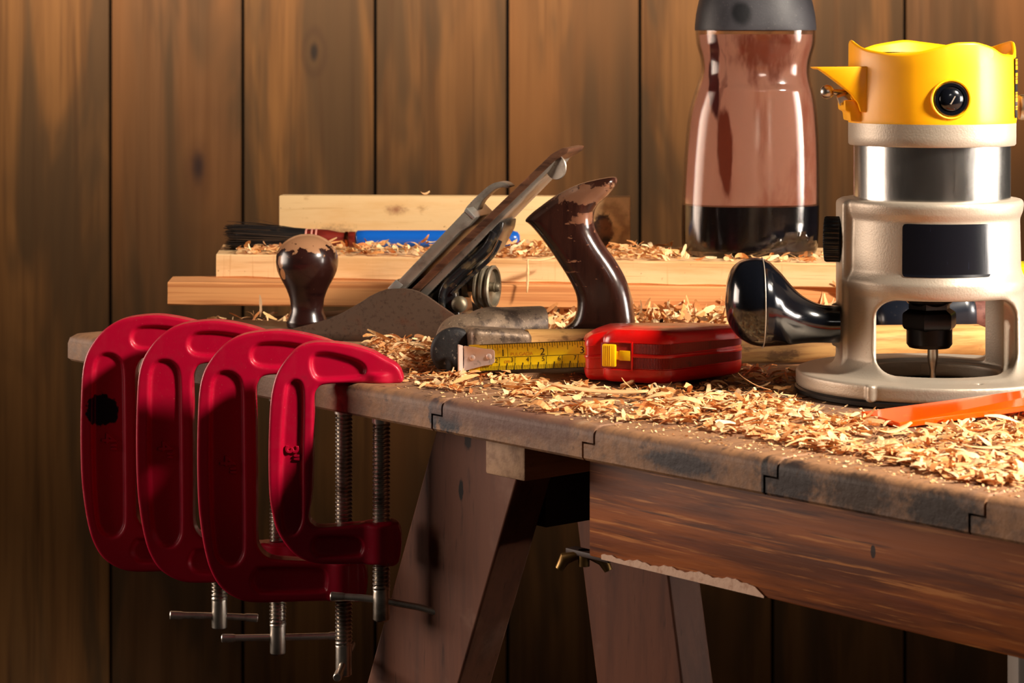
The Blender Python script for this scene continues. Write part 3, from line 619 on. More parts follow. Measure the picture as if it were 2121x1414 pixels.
prof = [(9, 2.6), (5, 2.8), (3.2, 3.1), (1.8, 3.8), (.8, 5), (.2, 6.6), (0, 8.5), (0, 11.0), (.45, 11.3), (.45, 18.0), (-.25, 18.2), (-.35, 18.8), (-.35, 19.4), (-.25, 20), (.45, 20.2), (.45, 26.2), (0, 26.5), (0, 28), (.3, 30), (1.2, 32), (2.6, 33.2), (4.6, 34), (9, 34.4), (20, 34.7)]
b = MB(); rings = []
for ins, z in prof:
    q = O - nr * min(ins, 9)
    if ins > 9: q = O.mean(0) + (q - O.mean(0)) * .6
    rings.append(np.column_stack([q, z * (1 - np.clip(q[:, 1] + 43, 0, 90) / 88 * .15 - np.clip((-30 - q[:, 0]) / 14, 0, 1) * .11)]))
b.loft(rings); case = b.obj('case', m_casered, tape, 40)
# ribbed grip bands round the near side
def band(z0, z1, i0, i1, amp=.35):
    b = MB(); rr_ = []
    ids = range(i0, i1)
    k = [(i % NP) for i in ids]
    base = O[k]; nn = nr[k]; wv = (np.arange(len(k)) % 2) * amp
    out_ = base + nn * (-.35 + wv)[:, None]; inn = base - nn * 1.2
    for z, P_ in ((z0, out_), (z1, out_)): rr_.append(np.column_stack([P_, np.full(len(k), z)]))
    v = np.concatenate(rr_); n = len(k); f = [(i, i + 1, n + i + 1, n + i) for i in range(n - 1)]
    b.add(v, f); return b
# index of points: start after the slider window, end at the far right
def near(pt): return int(np.argmin(np.linalg.norm(O - (np.array(pt) - TO[:2]), axis=1)))
iA, iB = near((69, 1406)), near((136, 1470))
if (iB - iA) % NP > NP / 2: iA, iB = iB, iA
iE = iA + ((iB - iA) % NP)
bb = band(11.6, 17.8, iA, iE); b2 = band(20.4, 26.0, iA, iE); bb.add(b2.v[0], b2.f); bb.obj('ribbed_grip', m_ribs, case, None, recalc=False)
# slider window frame and slider on the mouth face
fd = np.array([.93, -.365]); fn_ = np.array([-.365, -.93]); FC = Matrix.Translation((56 - TO[0], 1411.6 - TO[1], 0)) @ Matrix.Rotation(math.atan2(fd[1], fd[0]), 4, 'Z')
b = MB()
b.box((1.5, -1.2, 26.2), (15.6, .6, 27.2), .2, FC); b.box((1.5, -1.2, 9.8), (15.6, .6, 10.8), .2, FC); b.box((14.7, -1.2, 9.8), (15.7, .6, 27.2), .2, FC)
b.obj('slider_frame', m_casered, case, 40)
b = MB(); b.box((-4, -.6, 11.2), (14.6, .7, 26), .2, FC); b.obj('slider_recess', m_ribs, case)
b = MB(); b.box((-2.5, -3.4, 12.3), (5.6, .6, 25.3), .7, FC)
for k in range(5): b.box((-2.0 + k * 1.1, -3.7, 12.8), (-1.5 + k * 1.1, -3, 24.8), .15, FC)
b.box((5, -1.0, 16.4), (7.6, .5, 21.2), .2, FC); b.box((7.4, -1.3, 16.0), (14.2, .5, 21.8), .3, FC); b.obj('slider_button', m_btny, tape, 35, label='yellow slider button')
b = MB(); b.box((78 - TO[0], 1408 - TO[1], .1), (100 - TO[0], 1450 - TO[1], 1.1), .3, R(0, 'Z')); b.box((85 - TO[0], 1406 - TO[1], .8), (97 - TO[0], 1432 - TO[1], 3), .3); b.obj('belt_clip', m_steel, tape, label='steel belt clip')
# blade
bd = np.array([-.935, .355]); bn = np.array([-.355, -.935]); M0 = np.array([-27.0, 1455.5]) - TO[:2]   # hook end
def bl(s, t, off=0):
    """s mm from the zero end, t mm across (0 bottom..16 top)"""
    p = M0 - bd * s; z0 = 3.0 + 6.0 * s / 74; sag = 1.6 * ((t - 8) / 8) ** 2
    return (p[0] + bn[0] * (off - 1.6 + sag), p[1] + bn[1] * (off - 1.6 + sag), z0 + t)
ns, ntt = 40, 12; b = MB(); v = []; f = []
for i in range(ns + 1):
    for j in range(ntt + 1): v.append(bl(1 + 85 * i / ns, .2 + 16 * j / ntt, 0))
n0 = len(v)
for i in range(ns + 1):
    for j in range(ntt + 1): v.append(bl(1 + 85 * i / ns, .2 + 16 * j / ntt, -.25))
for i in range(ns):
    for j in range(ntt):
        a = i * (ntt + 1) + j; q = (a, a + 1, a + ntt + 2, a + ntt + 1); f += [q, tuple(x + n0 for x in q[::-1])]
b.add(v, f); blade = b.obj('blade', m_tapey, tape, 180, recalc=False)
ink = MB()
def bar(s, t0, t1, w_): ink.add([bl(s - w_ / 2, t0, .08), bl(s + w_ / 2, t0, .08), bl(s + w_ / 2, t1, .08), bl(s - w_ / 2, t1, .08)], [(0, 1, 2, 3)])
def hline(t, w_, s0, s1):
    for k in range(20): ss = s0 + (s1 - s0) * k / 20; se = s0 + (s1 - s0) * (k + 1) / 20; ink.add([bl(ss, t, .08), bl(se, t, .08), bl(se, t + w_, .08), bl(ss, t + w_, .08)], [(0, 1, 2, 3)])
hline(15.7, .45, 8, 84); hline(7.7, .25, 17, 84); hline(.2, .2, 6, 84)
for mmk in range(8, 83): bar(mmk + .6, .3, 2.9 if mmk % 10 not in (0, 5) else (4.2 if mmk % 5 == 0 else 2.9), .28)
for c_ in range(2, 9): bar(c_ * 10 + .3, .3, 7.8, .32)
for c_ in range(2, 8): bar(c_ * 10 + 5.3, .3, 4.3, .3)
for e in range(8, 52):
    s_ = e * 25.4 / 16; l = 2.2
    if e % 2 == 0: l = 3.0
    if e % 4 == 0: l = 3.8
    if e % 8 == 0: l = 4.8
    if e % 16 == 0: l = 8
    if s_ < 82: bar(s_ + .3, 15.8 - l, 15.8, .3)
def put(mb, txt, s_, t_, size, sx=1.0):
    v, f = text_mesh(txt, size, 0); mb.add([bl(s_ + x * sx, t_ + y, .1) for x, y, _ in v], f)
for i, s_ in enumerate((22.6, 47.8, 72.8)): put(ink, str(i + 1), s_, 10.2, 6.0, 1.15)
for c_ in range(2, 9): put(ink, str(c_), c_ * 10 - 1.7, 5.9, 3.9)
ink.obj('black_markings', m_ink, blade, None, recalc=False, label='black scale and figures')
og = MB(); put(og, 'PULGADA', 34.5, 9.3, 2.9, 1.1); put(og, 'cm', 25.2, 5.3, 3.2); og.obj('orange_lettering', m_orink, blade, None, recalc=False, label='orange lettering PULGADA and cm')
# hook
b = MB(); v = []; f = []
hk = [(-2.5, 1.0, 15.5), (-1.2, .6, 15.8), (2, 1.5, 15.2), (10, 3.2, 13.6), (15.5, 3.8, 13.0), (17.3, 5.0, 12)]
for off in (.35, .9):
    for s_, t0, t1 in hk:
        for j in range(5): v.append(bl(s_, t0 + (t1 - t0) * j / 4, off))
nn = 30
for i in range(5):
    for j in range(4):
        a = i * 5 + j; f += [(a, a + 5, a + 6, a + 1), (nn + a, nn + a + 1, nn + a + 6, nn + a + 5)]
    f += [(i * 5, nn + i * 5, nn + i * 5 + 5, i * 5 + 5), (i * 5 + 4, i * 5 + 9, nn + i * 5 + 9, nn + i * 5 + 4)]
f += [(25, 26, nn + 26, nn + 25), (26, 27, nn + 27, nn + 26), (27, 28, nn + 28, nn + 27), (28, 29, nn + 29, nn + 28)]
b.add(v, f)
q0 = [bl(-2.5, t_, .9) for t_ in (.6, 16.0)]; q1 = [bl(-3.6, t_, 4.2) for t_ in (-.4, 17.2)]
nx = (np.array(bl(-2.5, 8, .9)) - np.array(bl(-1.5, 8, .9)))
lip = []
for (p0, p1) in ((q0, q1),):
    for th in (0, .7):
        for t_, q in ((0, p0[0]), (1, p0[1]), (2, p1[1]), (3, p1[0])): lip.append(np.array(q) + nx * th)
b.add(lip, [(0, 1, 2, 3), (7, 6, 5, 4), (0, 4, 5, 1), (1, 5, 6, 2), (2, 6, 7, 3), (3, 7, 4, 0)])
hook = b.obj('end_hook', m_tin, tape, 40, label='tin end hook')
for s_ in (3.0, 13.8):
    c1 = Vector(bl(s_, 8.3 if s_ < 5 else 8.6, .8)); b = MB()
    dirn = Vector((bn[0], bn[1], 0)); b.lathe([(1.8, 0), (1.75, .35), (1.0, .7), (.1, .75)], 16, mx=Matrix.Translation(c1) @ dirn.to_track_quat('Z', 'Y').to_matrix().to_4x4()); b.obj('rivet', m_tin, hook)
# ------------------------------------------------------------------ router
RO = np.array([241.7, 1390., 0.])
rt = thing('router', 'yellow-topped electric wood router with cast metal base and black side knob', 'router', RO)
def castf(X, Y, Z):
    rho = np.sqrt(X * X + Y * Y)
    fl = scyl(X, Y, Z, 77.8, 4.2, 13.2, 1.6)
    Rz = np.interp(Z, [0, 14, 22, 58, 62, 66, 69, 72, 101, 105, 109, 112], [60, 57, 53.5, 52.5, 53.2, 53.2, 51.6, 50.4, 49.8, 51.4, 52, 51.4])
    shell = smax(smax(rho - Rz, Z - 112, 2.0), 8 - Z, 1)
    # flat slide on the left
    shell = smin(shell, sbox(X, Y, Z, (-47.5, 0, 64), (6, 15, 47), 2.5), 2.5)
    shell = smin(shell, smax(np.sqrt(Y * Y + (Z - 39) ** 2) - 12.2, np.abs(X + 50) - 7.5, 1.5), 3)
    F = smin(fl, shell, 7)
    # boss and groove on the rim of the base
    F = smin(F, scyl(X + 44.5, Y + 63.8, Z, 2.6, 3.6, 12.8, .8), 1.5)
    win = sbox(X, 0 * Y, Z, (2.4, 0, 35.8), (40.4, 10, 21.6), 12)
    win = smax(win, np.abs(Y) - 80, 1); win = smax(win, 26 - np.abs(Y), 2)
    F = smax(F, -win, 2.6)
    inner = np.where(Z > 60, 42.5, 43.5); F = smax(F, -(rho - inner), 1.2)
    # ring floor: opening in the flange
    F2 = smax(scyl(X, Y, Z, 60, 4.2, 12.6, 1.0), -(rho - 38), 1); F = np.minimum(F, F2)
    F = smax(F, -(np.sqrt((X - 16) ** 2 + (Y + 60) ** 2) - 1.2 + np.maximum(11 - Z, 0)), .3)
    return F
b = MB(); b.add(*surfnet(castf, (-82, -81, 1.5), (81, 81, 114), 1.0)); cast = b.obj('base_casting', m_castal, rt, 180, recalc=False)
b = MB(); b.lathe([(40, .3), (76.5, .3), (78.2, 1.2), (78.4, 3.4), (77.4, 4.3), (40, 4.4), (39.5, 4), (39.5, .6)], 96, caps=False); b.v[-1]; n = 96; k = 8
b.f += [((k - 1) * n + i, (k - 1) * n + (i + 1) % n, (i + 1) % n, i) for i in range(n)]
b.obj('sub_base', m_blk2, rt, 35, label='black plastic base plate')
b = MB(); b.lathe([(40, 100), (44.6, 100), (44.6, 145), (40, 145)], 96); b.obj('motor_sleeve', m_chrome, rt, 40, label='polished metal motor sleeve')
b = MB(); b.lathe([(44, 142.6), (47.0, 142.6), (47.6, 143.4), (47.7, 148), (47.7, 155.4), (44, 155.4)], 96); b.obj('motor_collar', m_castal, rt, 40)
# yellow cap
n = 160; rings = []
a = np.arange(n) * 2 * PI / n; ad = np.degrees(a)
key = [(-4, 201.8), (6, 202.4), (20, 201), (45, 196.5), (65, 199.5), (100, 203.2), (128, 200), (150, 196), (166, 200.8), (180, 203.2), (190, 201.5), (210, 197.2), (232, 195.0), (246, 195.0), (262, 198), (276, 201.3), (292, 201.5), (308, 198.5), (318, 194.8), (340, 194.0), (350, 198), (356, 201.8)]
kx = [q[0] for q in key]; kz_ = [q[1] for q in key]; rim = np.interp(ad, kx, kz_)
for _ in range(3): rim = (np.roll(rim, 1) + 2 * rim + np.roll(rim, -1)) / 4
Rr = 47.7 * (1 + .0 * a)
lob = 1 - .018 * (np.cos(4 * a) < 0) * np.abs(np.cos(4 * a))
for rad, zf in ((46.4, 155), (47.6, 155.2), (48.0, 158), (47.8, 175), (47.6, 188)):
    rings.append(np.stack([rad * lob * np.cos(a), rad * lob * np.sin(a), np.full(n, zf)], 1))
for rad, off in ((47.5, -1.6), (47.2, -.5), (46.4, 0), (45.4, -.5), (44.8, -1.6)):
    rings.append(np.stack([rad * lob * np.cos(a), rad * lob * np.sin(a), rim + off], 1))
rings.append(np.stack([42 * np.cos(a), 42 * np.sin(a), np.minimum(rim - 3, 194.5)], 1))
rings.append(np.stack([30 * np.cos(a), 30 * np.sin(a), np.full(n, 195.)], 1)); rings.append(np.stack([2 * np.cos(a), 2 * np.sin(a), np.full(n, 196.5)], 1))
b = MB(); b.loft(rings); ycap = b.obj('motor_cap', m_yellow, rt, 50, label='yellow motor cap')
for k in range(7):
    b = MB(); aa = 60 + k * 14; b.box((20, -1.2, 195.2), (38, 1.2, 195.9), .3, R(aa, 'Z')); b.obj('vent_slot', m_blk2, ycap)
# round black brush cap on the front
def front_pt(px, py, rad):
    k = (px - 1060.5) / 5000   # solve circle
    A = k * k + 1; B = -2 * (k * RO[0] + RO[1]); Cc = RO[0] ** 2 + RO[1] ** 2 - rad * rad
    Y = (-B - math.sqrt(B * B - 4 * A * Cc)) / (2 * A); p = W(px, py, Y); return p - RO
p = front_pt(1969, 205.5, 47.2); ang = math.atan2(p[1], p[0])
Mx = Matrix.Translation((p[0], p[1], p[2])) @ Matrix.Rotation(ang, 4, 'Z') @ R(90, 'Y')
b = MB(); b.lathe([(9.6, -2), (11.2, -1), (11.4, 1.0), (10.9, 1.7), (10.2, 1.5), (9.7, .2), (9.4, -2)], 48, mx=Mx, caps=False); b.obj('brush_cap_bezel', m_yellow, ycap, 50)
b = MB(); b.lathe([(9.5, -2), (9.5, 1.4), (9.0, 2.0), (7.4, 2.0), (7.0, 1.4), (6.4, 2.4), (5, 3.6), (2.6, 4.2), (.2, 4.3)], 48, mx=Mx); bc = b.obj('brush_cap', m_black, rt, 35, label='round black brush cap')
b = MB(); b.prism([(-1.6, -2.4), (-.6, -2.8), (1.9, 1.6), (1.6, 2.0), (1.2, 1.7), (-1.0, -2.2)], 4.05, 4.35, 'xy', 0, Mx @ R(90, 'Z')); b.obj('slot_mark', m_castal, bc)
# spout / lever bracket on the left of the cap
def rp(px, py, Y=1375): return (W(px, py, Y) - RO)[[0, 2]]
sp = [rp(*q) for q in ((1687,139),(1792,137),(1793,233),(1778,231),(1773,214),(1758,193),(1730,170),(1703,150))]
b = MB(); b.prism([tuple(q) for q in sp], -24, -12, 'xz', .8); b.prism([tuple(rp(*q)) for q in ((1687,139),(1792,137),(1792,143),(1694,144))], -24, 8, 'xz', .6)
b.prism([tuple(rp(*q)) for q in ((1747,207),(1795,207),(1795,252),(1759,251),(1757,232),(1748,229))], -20, 10, 'xz', 1.0)
b.obj('lever_guard', m_yellow, ycap, 40)
b = MB(); p0 = W(1713, 190, 1380) - RO; p1 = W(1752, 193, 1380) - RO
b.tube([p0 + (2, 0, 0), p1], [1.5, 2.4], 14); b.lathe([(.2, -4.1), (2.4, -3.4), (3.8, -1.6), (4.1, 0), (3.8, 1.6), (2.4, 3.4), (.2, 4.1)], 24, mx=Matrix.Translation(Vector(p0)))
p2 = W(1748, 204, 1378) - RO; b.lathe([(3.2, -3.5), (3.2, 3.5)], 6, mx=Matrix.Translation(Vector(p2)) @ R(70, 'Y')); b.obj('clamp_lever', m_thread, rt, 40, label='steel ball-ended lever')
b = MB(); p3 = W(2111, 222, 1390) - RO
b.lathe([(7, 0), (7.4, 1), (7.4, 3), (6, 4.6), (3.6, 5), (3.6, 12), (3.2, 14)], 28, mx=Matrix.Translation(Vector(p3)) @ R(90, 'Y')); b.obj('side_bolt', m_thread, rt, 40)
# rating label at the right edge of the cap
def wrap(rad, a0, a1, z0, z1, n=10):
    v = []; f = []
    for i in range(n + 1):
        t = math.radians(a0 + (a1 - a0) * i / n)
        for z in (z0, z1): v.append((rad * math.cos(t), rad * math.sin(t), z))
    for i in range(n): f.append((2 * i, 2 * i + 2, 2 * i + 3, 2 * i + 1))
    return v, f
def lobr(t): c = math.cos(4 * t); return 1 - .018 * (abs(c) if c < 0 else 0)
zt = (front_pt(2096, 119, 48.0)[2]); zb = (front_pt(2096, 245, 48.0)[2])
b = MB(); v, f = wrap(48.35, -25, -6, zb, zt); b.add(v, f); lb = b.obj('rating_label', m_ink, ycap, None, recalc=False, label='black and amber rating label')
b = MB(); rnd = random.Random(3); z = zt - .8
m_amber = mat('amber_print', (250, 160, 10), .45)
while z > zb + 5:
    hh_ = rnd.choice([.9, .9, 1.4, 2.4, 2.0]); t = -24
    if rnd.random() < .86:
        while t < -7:
            wdt = rnd.uniform(2.2, 7)
            v, f = wrap(48.42, t, min(t + wdt, -7), z - hh_, z, 2); b.add(v, f); t += wdt + .5
    z -= hh_ + .45
b.obj('amber_print', m_amber, lb, None, recalc=False)
# black blank label on the casting
def ang_of(px, rad): p = front_pt(px, 520, rad); return math.degrees(math.atan2(p[1], p[0]))
a0 = ang_of(1869, 50.3); a1 = ang_of(2051, 50.3); z1 = front_pt(1960, 465, 50.3)[2]; z0 = front_pt(1960, 575, 50.3)[2]
b = MB(); v = []; f = []; ni, nj = 40, 20
for i in range(ni + 1):
    for j in range(nj + 1):
        u = i / ni * (a1 - a0) * PI / 180 * 50.3; zz = j / nj * (z1 - z0); L_ = (a1 - a0) * PI / 180 * 50.3; H_ = z1 - z0; r_ = 2.2
        cx = min(max(u, r_), L_ - r_); cz = min(max(zz, r_), H_ - r_); du, dz_ = u - cx, zz - cz; dl = math.hypot(du, dz_)
        if du and dz_ and dl > r_: u = cx + du * r_ / dl; zz = cz + dz_ * r_ / dl
        t = math.radians(a0) + u / 50.3; zw = z0 + zz; rb_ = np.interp(zw, [69, 72, 101], [51.6, 50.4, 49.8]) + .35; v.append((rb_ * math.cos(t), rb_ * math.sin(t), zw))
for i in range(ni):
    for j in range(nj): q = i * (nj + 1) + j; f.append((q, q + nj + 1, q + nj + 2, q + 1))
b.add(v, f); b.obj('blank_label', m_blklabel, rt, None, recalc=False, label='blank glossy black label')
# knurled depth knob on the left
b = MB(); kp = W(1724, 495, 1390) - RO; N_ = 90
def kn(a, r, z): return (r + .55 * (np.floor(a / (2 * PI) * 60) % 2) * (r > 11), z)
b.lathe([(4, -5), (9, -4.6), (12.0, -4.4), (12.6, -3.4), (12.6, 4.2), (12.0, 5.0), (6, 5), (6, 12)], 120, mx=Matrix.Translation(Vector(kp)) @ R(-12, 'Z') @ R(90, 'Y'), fn=kn)
b.obj('depth_knob', m_blk2, rt, 35, label='black ribbed depth knob')
# glossy side handle: circular sections strung from the casting to the round end
hx = [(1502,626,4),(1506,622,38),(1515,619,62),(1530,620,79),(1550,623,89),(1570,625,92.5),(1590,628,90),(1605,634,83),(1618,640,76),(1632,648,67),(1648,656,57),(1665,662,49),(1685,667,43),(1705,670,40),(1722,671,39.5),(1736,671,39)]
hx = spline([(a_, b_, c__) for a_, b_, c__ in hx], 4, False)
b = MB(); rings = []; YH = 1382.
for px, py, r_ in hx:
    c_ = W(px, py, YH) - RO; rad = r_ * YH / 5000 * .985; t = np.arange(56) * 2 * PI / 56
    s_ = np.where(abs(px - 1580) < 1.8, 1.012, 1.0)
    rings.append(np.stack([np.full(56, c_[0]), c_[1] + rad * s_ * np.cos(t), c_[2] + rad * s_ * np.sin(t)], 1))
b.loft(rings); sh = b.obj('side_handle', m_black, rt, 70, label='glossy black bulbous side handle')
c_ = W(1579, 626, YH) - RO; rd = 92.3 * YH / 5000; b = MB(); t = np.arange(97) * 2 * PI / 96
b.tube([(c_[0] + .6 * math.cos(x), c_[1] + rd * math.cos(x), c_[2] + rd * math.sin(x)) for x in t], .35, 6, False); b.obj('mould_seam', m_castal, sh, None)
# spindle, collet nut and cutter
b = MB(); o_ = -1.4
def Tc(z): return T(o_, 0, 0)
b.lathe([(23, 62), (30, 59), (30, 56.6), (14, 56)], 48, mx=Tc(0)); b.lathe([(13, 56), (13, 52), (10.8, 50), (10.8, 44)], 24, mx=Tc(0))
b.lathe([(11.6, 57), (12.6, 56), (12.6, 48.5), (11, 46.5)], 6, mx=Tc(0) @ R(12, 'Z')); sp_ = b.obj('spindle', m_collet, rt, 35)
b = MB(); b.lathe([(12, 48.5), (15.6, 46.2), (16.2, 45), (16.2, 38.6), (15.2, 37), (12, 35.5)], 6, mx=Tc(0) @ R(10, 'Z')); b.lathe([(12, 40), (13.1, 39), (13.1, 28), (11.6, 26), (3, 25.6)], 48, mx=Tc(0)); b.obj('collet_nut', m_collet, rt, 30)
b = MB(); b.lathe([(3, 27), (3.1, 26), (3.1, 20), (2.7, 17), (1.7, 13), (1.7, 4), (.3, 3.2)], 20, mx=T(0.6, 0, 0)); b.obj('cutter_bit', m_thread, rt, 50)

# ------------------------------------------------------------------ boards at the back
def quad_board(name, label, fl_, fr_, bl_, br_, z0, z1, m, bev=1.2, group=None):
    """plank whose footprint is the four corners; local x runs along its front edge"""
    fl_, fr_, bl_, br_ = [np.array(q, float) for q in (fl_, fr_, bl_, br_)]
    A = math.atan2(*(fr_ - fl_)[::-1]); c_, s_ = math.cos(A), math.sin(A)
    def loc(q): d = q - fl_; return (d[0] * c_ + d[1] * s_, -d[0] * s_ + d[1] * c_)
    b = MB(); F0, F1, B0, B1 = loc(fl_), loc(fr_), loc(bl_), loc(br_); n = 24; rings = []
    rnd = random.Random(name)
    for i in range(n + 1):
        t = i / n; f_ = np.array(F0) * (1 - t) + np.array(F1) * t; k_ = np.array(B0) * (1 - t) + np.array(B1) * t
        w0 = rnd.uniform(-.35, .35); w1 = rnd.uniform(-.35, .35); e = bev * rnd.uniform(.5, 1.2)
        x0, y0 = f_; x1, y1 = k_
        rings.append([(x0, y0 + e, z0), (x0, y0, z0 + e), (x0, y0 + w0, (z0 + z1) / 2), (x0, y0, z1 - e), (x0, y0 + e, z1 + w1 * .4), (x1, y1 - e, z1), (x1, y1, z1 - e), (x1, y1, z0 + e), (x1, y1 - e, z0)])
    b.loft(rings); o = b.obj(name, m, None, 30); o.location = (fl_[0] / 1000, fl_[1] / 1000, TZ); o.rotation_euler = (0, 0, A)
    return tag(o, label, 'board', group)
bd3 = quad_board('planed_board', 'planed orange-toned pine board, lowest of the stack, sticking out left', (-250, 1752), (330, 1702), (-252, 1796), (330, 1850), 11.6, 28.4, m_pine3)
bd2 = quad_board('rough_board', 'rough pale board lying flat under the brush and the bottle', (-219, 1787), (322, 1689), (-224, 1876), (322, 1838), 28.5, 45.7, m_pine1)
sb = MB(); sb.box((0, 0, 0), (270.5, 17, 38.7), .8); o = sb.obj('standing_board', m_pine2, None, 30)
o.location = (-.1797, 1.862, TZ + .0458); o.rotation_euler = (0, 0, -.07); tag(o, 'short pale board standing on edge behind the brush, dark knot at its right end', 'board')
for i, (x, y, lab) in enumerate(((-62, 1765, 'small dark scrap block under the lowest board behind the hand plane'), (206, 1760, 'small dark scrap block under the lowest board near the black router handle'))):
    b = MB(); b.box((0, 0, .1), (34, 40, 11.5), .6); o = b.obj('scrap_block', m_dark); o.location = (x / 1000, y / 1000, TZ); tag(o, lab, 'block', 'scrap blocks under the boards')

# ------------------------------------------------------------------ brush
BO = W(738, 513, 1824); br = thing('round_brush', 'round brush with black bristles, maroon neck and blue handle, lying down', 'brush', (BO[0], 1824, 45.8))
bz = 9.4
def lx(px): return (px - 738) * 1824 / 5000
b = MB(); b.lathe([(.5, lx(736)), (5.4, lx(737)), (6.5, lx(741)), (6.7, lx(760)), (6.7, lx(900)), (6.6, lx(1040)), (6.5, lx(1062)), (5.6, lx(1072)), (3.5, lx(1076.5)), (.3, lx(1077.5))], 40, mx=T(0, 0, bz - 1.2) @ R(90, 'Y')); b.obj('handle', m_blue, br, 50, label='blue lacquered handle')
b = MB(); b.lathe([(5.6, lx(722)), (6.2, lx(724)), (6.0, lx(736))], 32, mx=T(0, 0, bz - 1.6) @ R(90, 'Y')); b.lathe([(7.0, lx(628)), (7.3, lx(640)), (7.2, lx(665)), (6.8, lx(680)), (4.9, lx(704)), (4.7, lx(716)), (5.2, lx(724))], 36, mx=T(0, 0, bz - .9) @ R(90, 'Y')); b.obj('neck', m_maroon, br, 50, label='maroon wooden neck')
b = MB(); b.lathe([(4.8, lx(714)), (5.9, lx(715)), (6.1, lx(718)), (5.9, lx(721)), (4.8, lx(722.5))], 32, mx=T(0, 0, bz - 1.4) @ R(90, 'Y')); b.obj('ring', m_copper, br, 50, label='copper ring')
for x in (632, 644, 653):
    b = MB(); b.lathe([(7.0, lx(x)), (7.55, lx(x + 1)), (7.55, lx(x + 4)), (7.0, lx(x + 5))], 32, mx=T(0, 0, bz - .9) @ R(90, 'Y')); b.obj('binding', m_pinkring, br, 50, label='pale binding thread')
b = MB(); rnd = random.Random(5)
b.lathe([(6.4, lx(632)), (7.2, lx(600)), (7.8, lx(540)), (7.6, lx(496)), (6, lx(490))], 24, mx=T(0, 0, bz + .3) @ R(90, 'Y'))
for i in range(620):
    a_ = rnd.uniform(0, 2 * PI); r0 = 6.9 * math.sqrt(rnd.uniform(.3, 1)); L_ = rnd.uniform(.86, 1.0) * (1 + .03 * math.sin(a_ * 5)); r1 = r0 * rnd.uniform(1.2, 1.52); a2 = a_ + rnd.uniform(-.25, .25)
    xs_ = lx(636); x1_ = lx(636) + (lx(467) - lx(636)) * L_
    if i < 26: r1 *= 1.35; 
    pts = []
    for t in (0, .3, .65, 1):
        rr2 = r0 + (r1 - r0) * (1 - (1 - t) ** 1.6); aa = a_ + (a2 - a_) * t
        pts.append((xs_ + (x1_ - xs_) * t, rr2 * math.cos(aa), max(.3, bz - .5 + rr2 * math.sin(aa) + t * .6)))
    b.tube(pts, [.34, .34, .3, .16], 4)
b.tube([(lx(600), -4, 16.5), (lx(560), -5, 21), (lx(527), -6, 24.2)], [.16, .13, .06], 4)
b.obj('bristles', m_brist, br, 60, recalc=False, label='black bristles')['kind'] = 'stuff'

# ------------------------------------------------------------------ bottle
BY = 1782.; BX = (1552 - 1060.5) * BY / 5000; sB = BY / 5000
bt = thing('squeeze_bottle', 'brown see-through plastic bottle with grey cap and dark liquid inside', 'bottle', (BX, BY, 45.8))
def bzv(py): return 198 - (py - 100) * sB - 45.8
edge = [(62,1441,1688),(68,1441,1688),(80,1442,1688),(95,1444,1686),(112,1449,1681),(130,1452,1677),(148,1452,1676),(165,1448,1678),(182,1442,1682),(205,1435,1687),(235,1427,1691),(275,1422,1694),(320,1418,1695.5),(370,1415,1696),(420,1412.5,1696),(470,1411.5,1695),(500,1412,1693),(515,1414,1691),(524,1419,1686),(529,1428,1678)]
ex = spline(edge, 3, False)
def bot_ring(py, l, r, inset=0, n=96, wave=True, zf=None):
    z = bzv(py) if zf is None else zf
    cx = ((l + r) / 2 - 1552) * sB; a_ = (r - l) / 2 * sB - inset; d_ = min(a_, 37.5 - inset) if py > 180 else a_ * .82
    t = np.arange(n) * 2 * PI / n; c_, s_ = np.cos(t), np.sin(t); pw = .84
    x = cx + a_ * np.sign(c_) * np.abs(c_) ** pw; y = d_ * np.sign(s_) * np.abs(s_) ** pw
    if wave:
        # moulded wave on the front: the skin steps inwards beneath it
        px = 1552 + x / sB; wz_ = np.interp(px, [1412, 1520, 1560, 1590, 1620, 1650, 1690], [560, 528, 516, 500, 489, 487, 508])
        zw = np.array([bzv(q) for q in wz_]); st = np.clip((zw - z) / 2.2 + .5, 0, 1); fr_ = (s_ < 0) * np.minimum(1, -s_ * 2)
        rid = np.exp(-((z - zw - .6) / 1.6) ** 2)
        y = y + fr_ * (3.4 * st - 2.6 * rid)
    return np.stack([x, y, np.full(n, z)], 1)
rings = [bot_ring(*e) for e in ex[::-1]]
low = [ex[-1]]
rings = [np.column_stack([rings[0][:, 0] * .3, rings[0][:, 1] * .3, np.full(96, rings[0][0, 2] - .3)])] + rings
dense = []
outer = rings
inner_e = [e for e in ex if e[0] < 516]
inner = [bot_ring(*e, inset=1.6) for e in inner_e]
b = MB(); b.loft(outer + inner[:1] + inner[1:]); b.obj('body', m_pet, bt, 180, label='brown translucent body with dark drips')
liq_e = [e for e in ex if 424 < e[0] < 517][::-1]
le = [(423.2, 1412.5, 1696)]
b = MB(); b.loft([bot_ring(*e, inset=1.5) for e in liq_e] + [bot_ring(*le[0], inset=1.5)]); b.obj('liquid', m_ink_liquid, bt, 60, label='dark liquid')
fe = [e for e in ex if 70 < e[0] < 421][::-1]
b = MB(); b.loft([bot_ring(*e, inset=2.3) for e in fe], caps=False); b.obj('stain_film', m_film, bt, 60, recalc=False, label='pinkish brown dried stain film')
cp_ = [(63,1440,1689),(60,1439.5,1689.5),(50,1440,1689),(30,1442,1687),(10,1446,1683),(-10,1451,1678),(-30,1459,1670),(-50,1472,1658),(-64,1492,1638),(-72,1520,1610)]
cr = [bot_ring(*e, wave=False) for e in cp_]
b = MB(); b.loft([np.column_stack([cr[0][:, 0] * .8 + 1, cr[0][:, 1] * .8, cr[0][:, 2] - .2])] + cr); b.obj('cap', m_cap, bt, 60, label='grey black rubber cap')

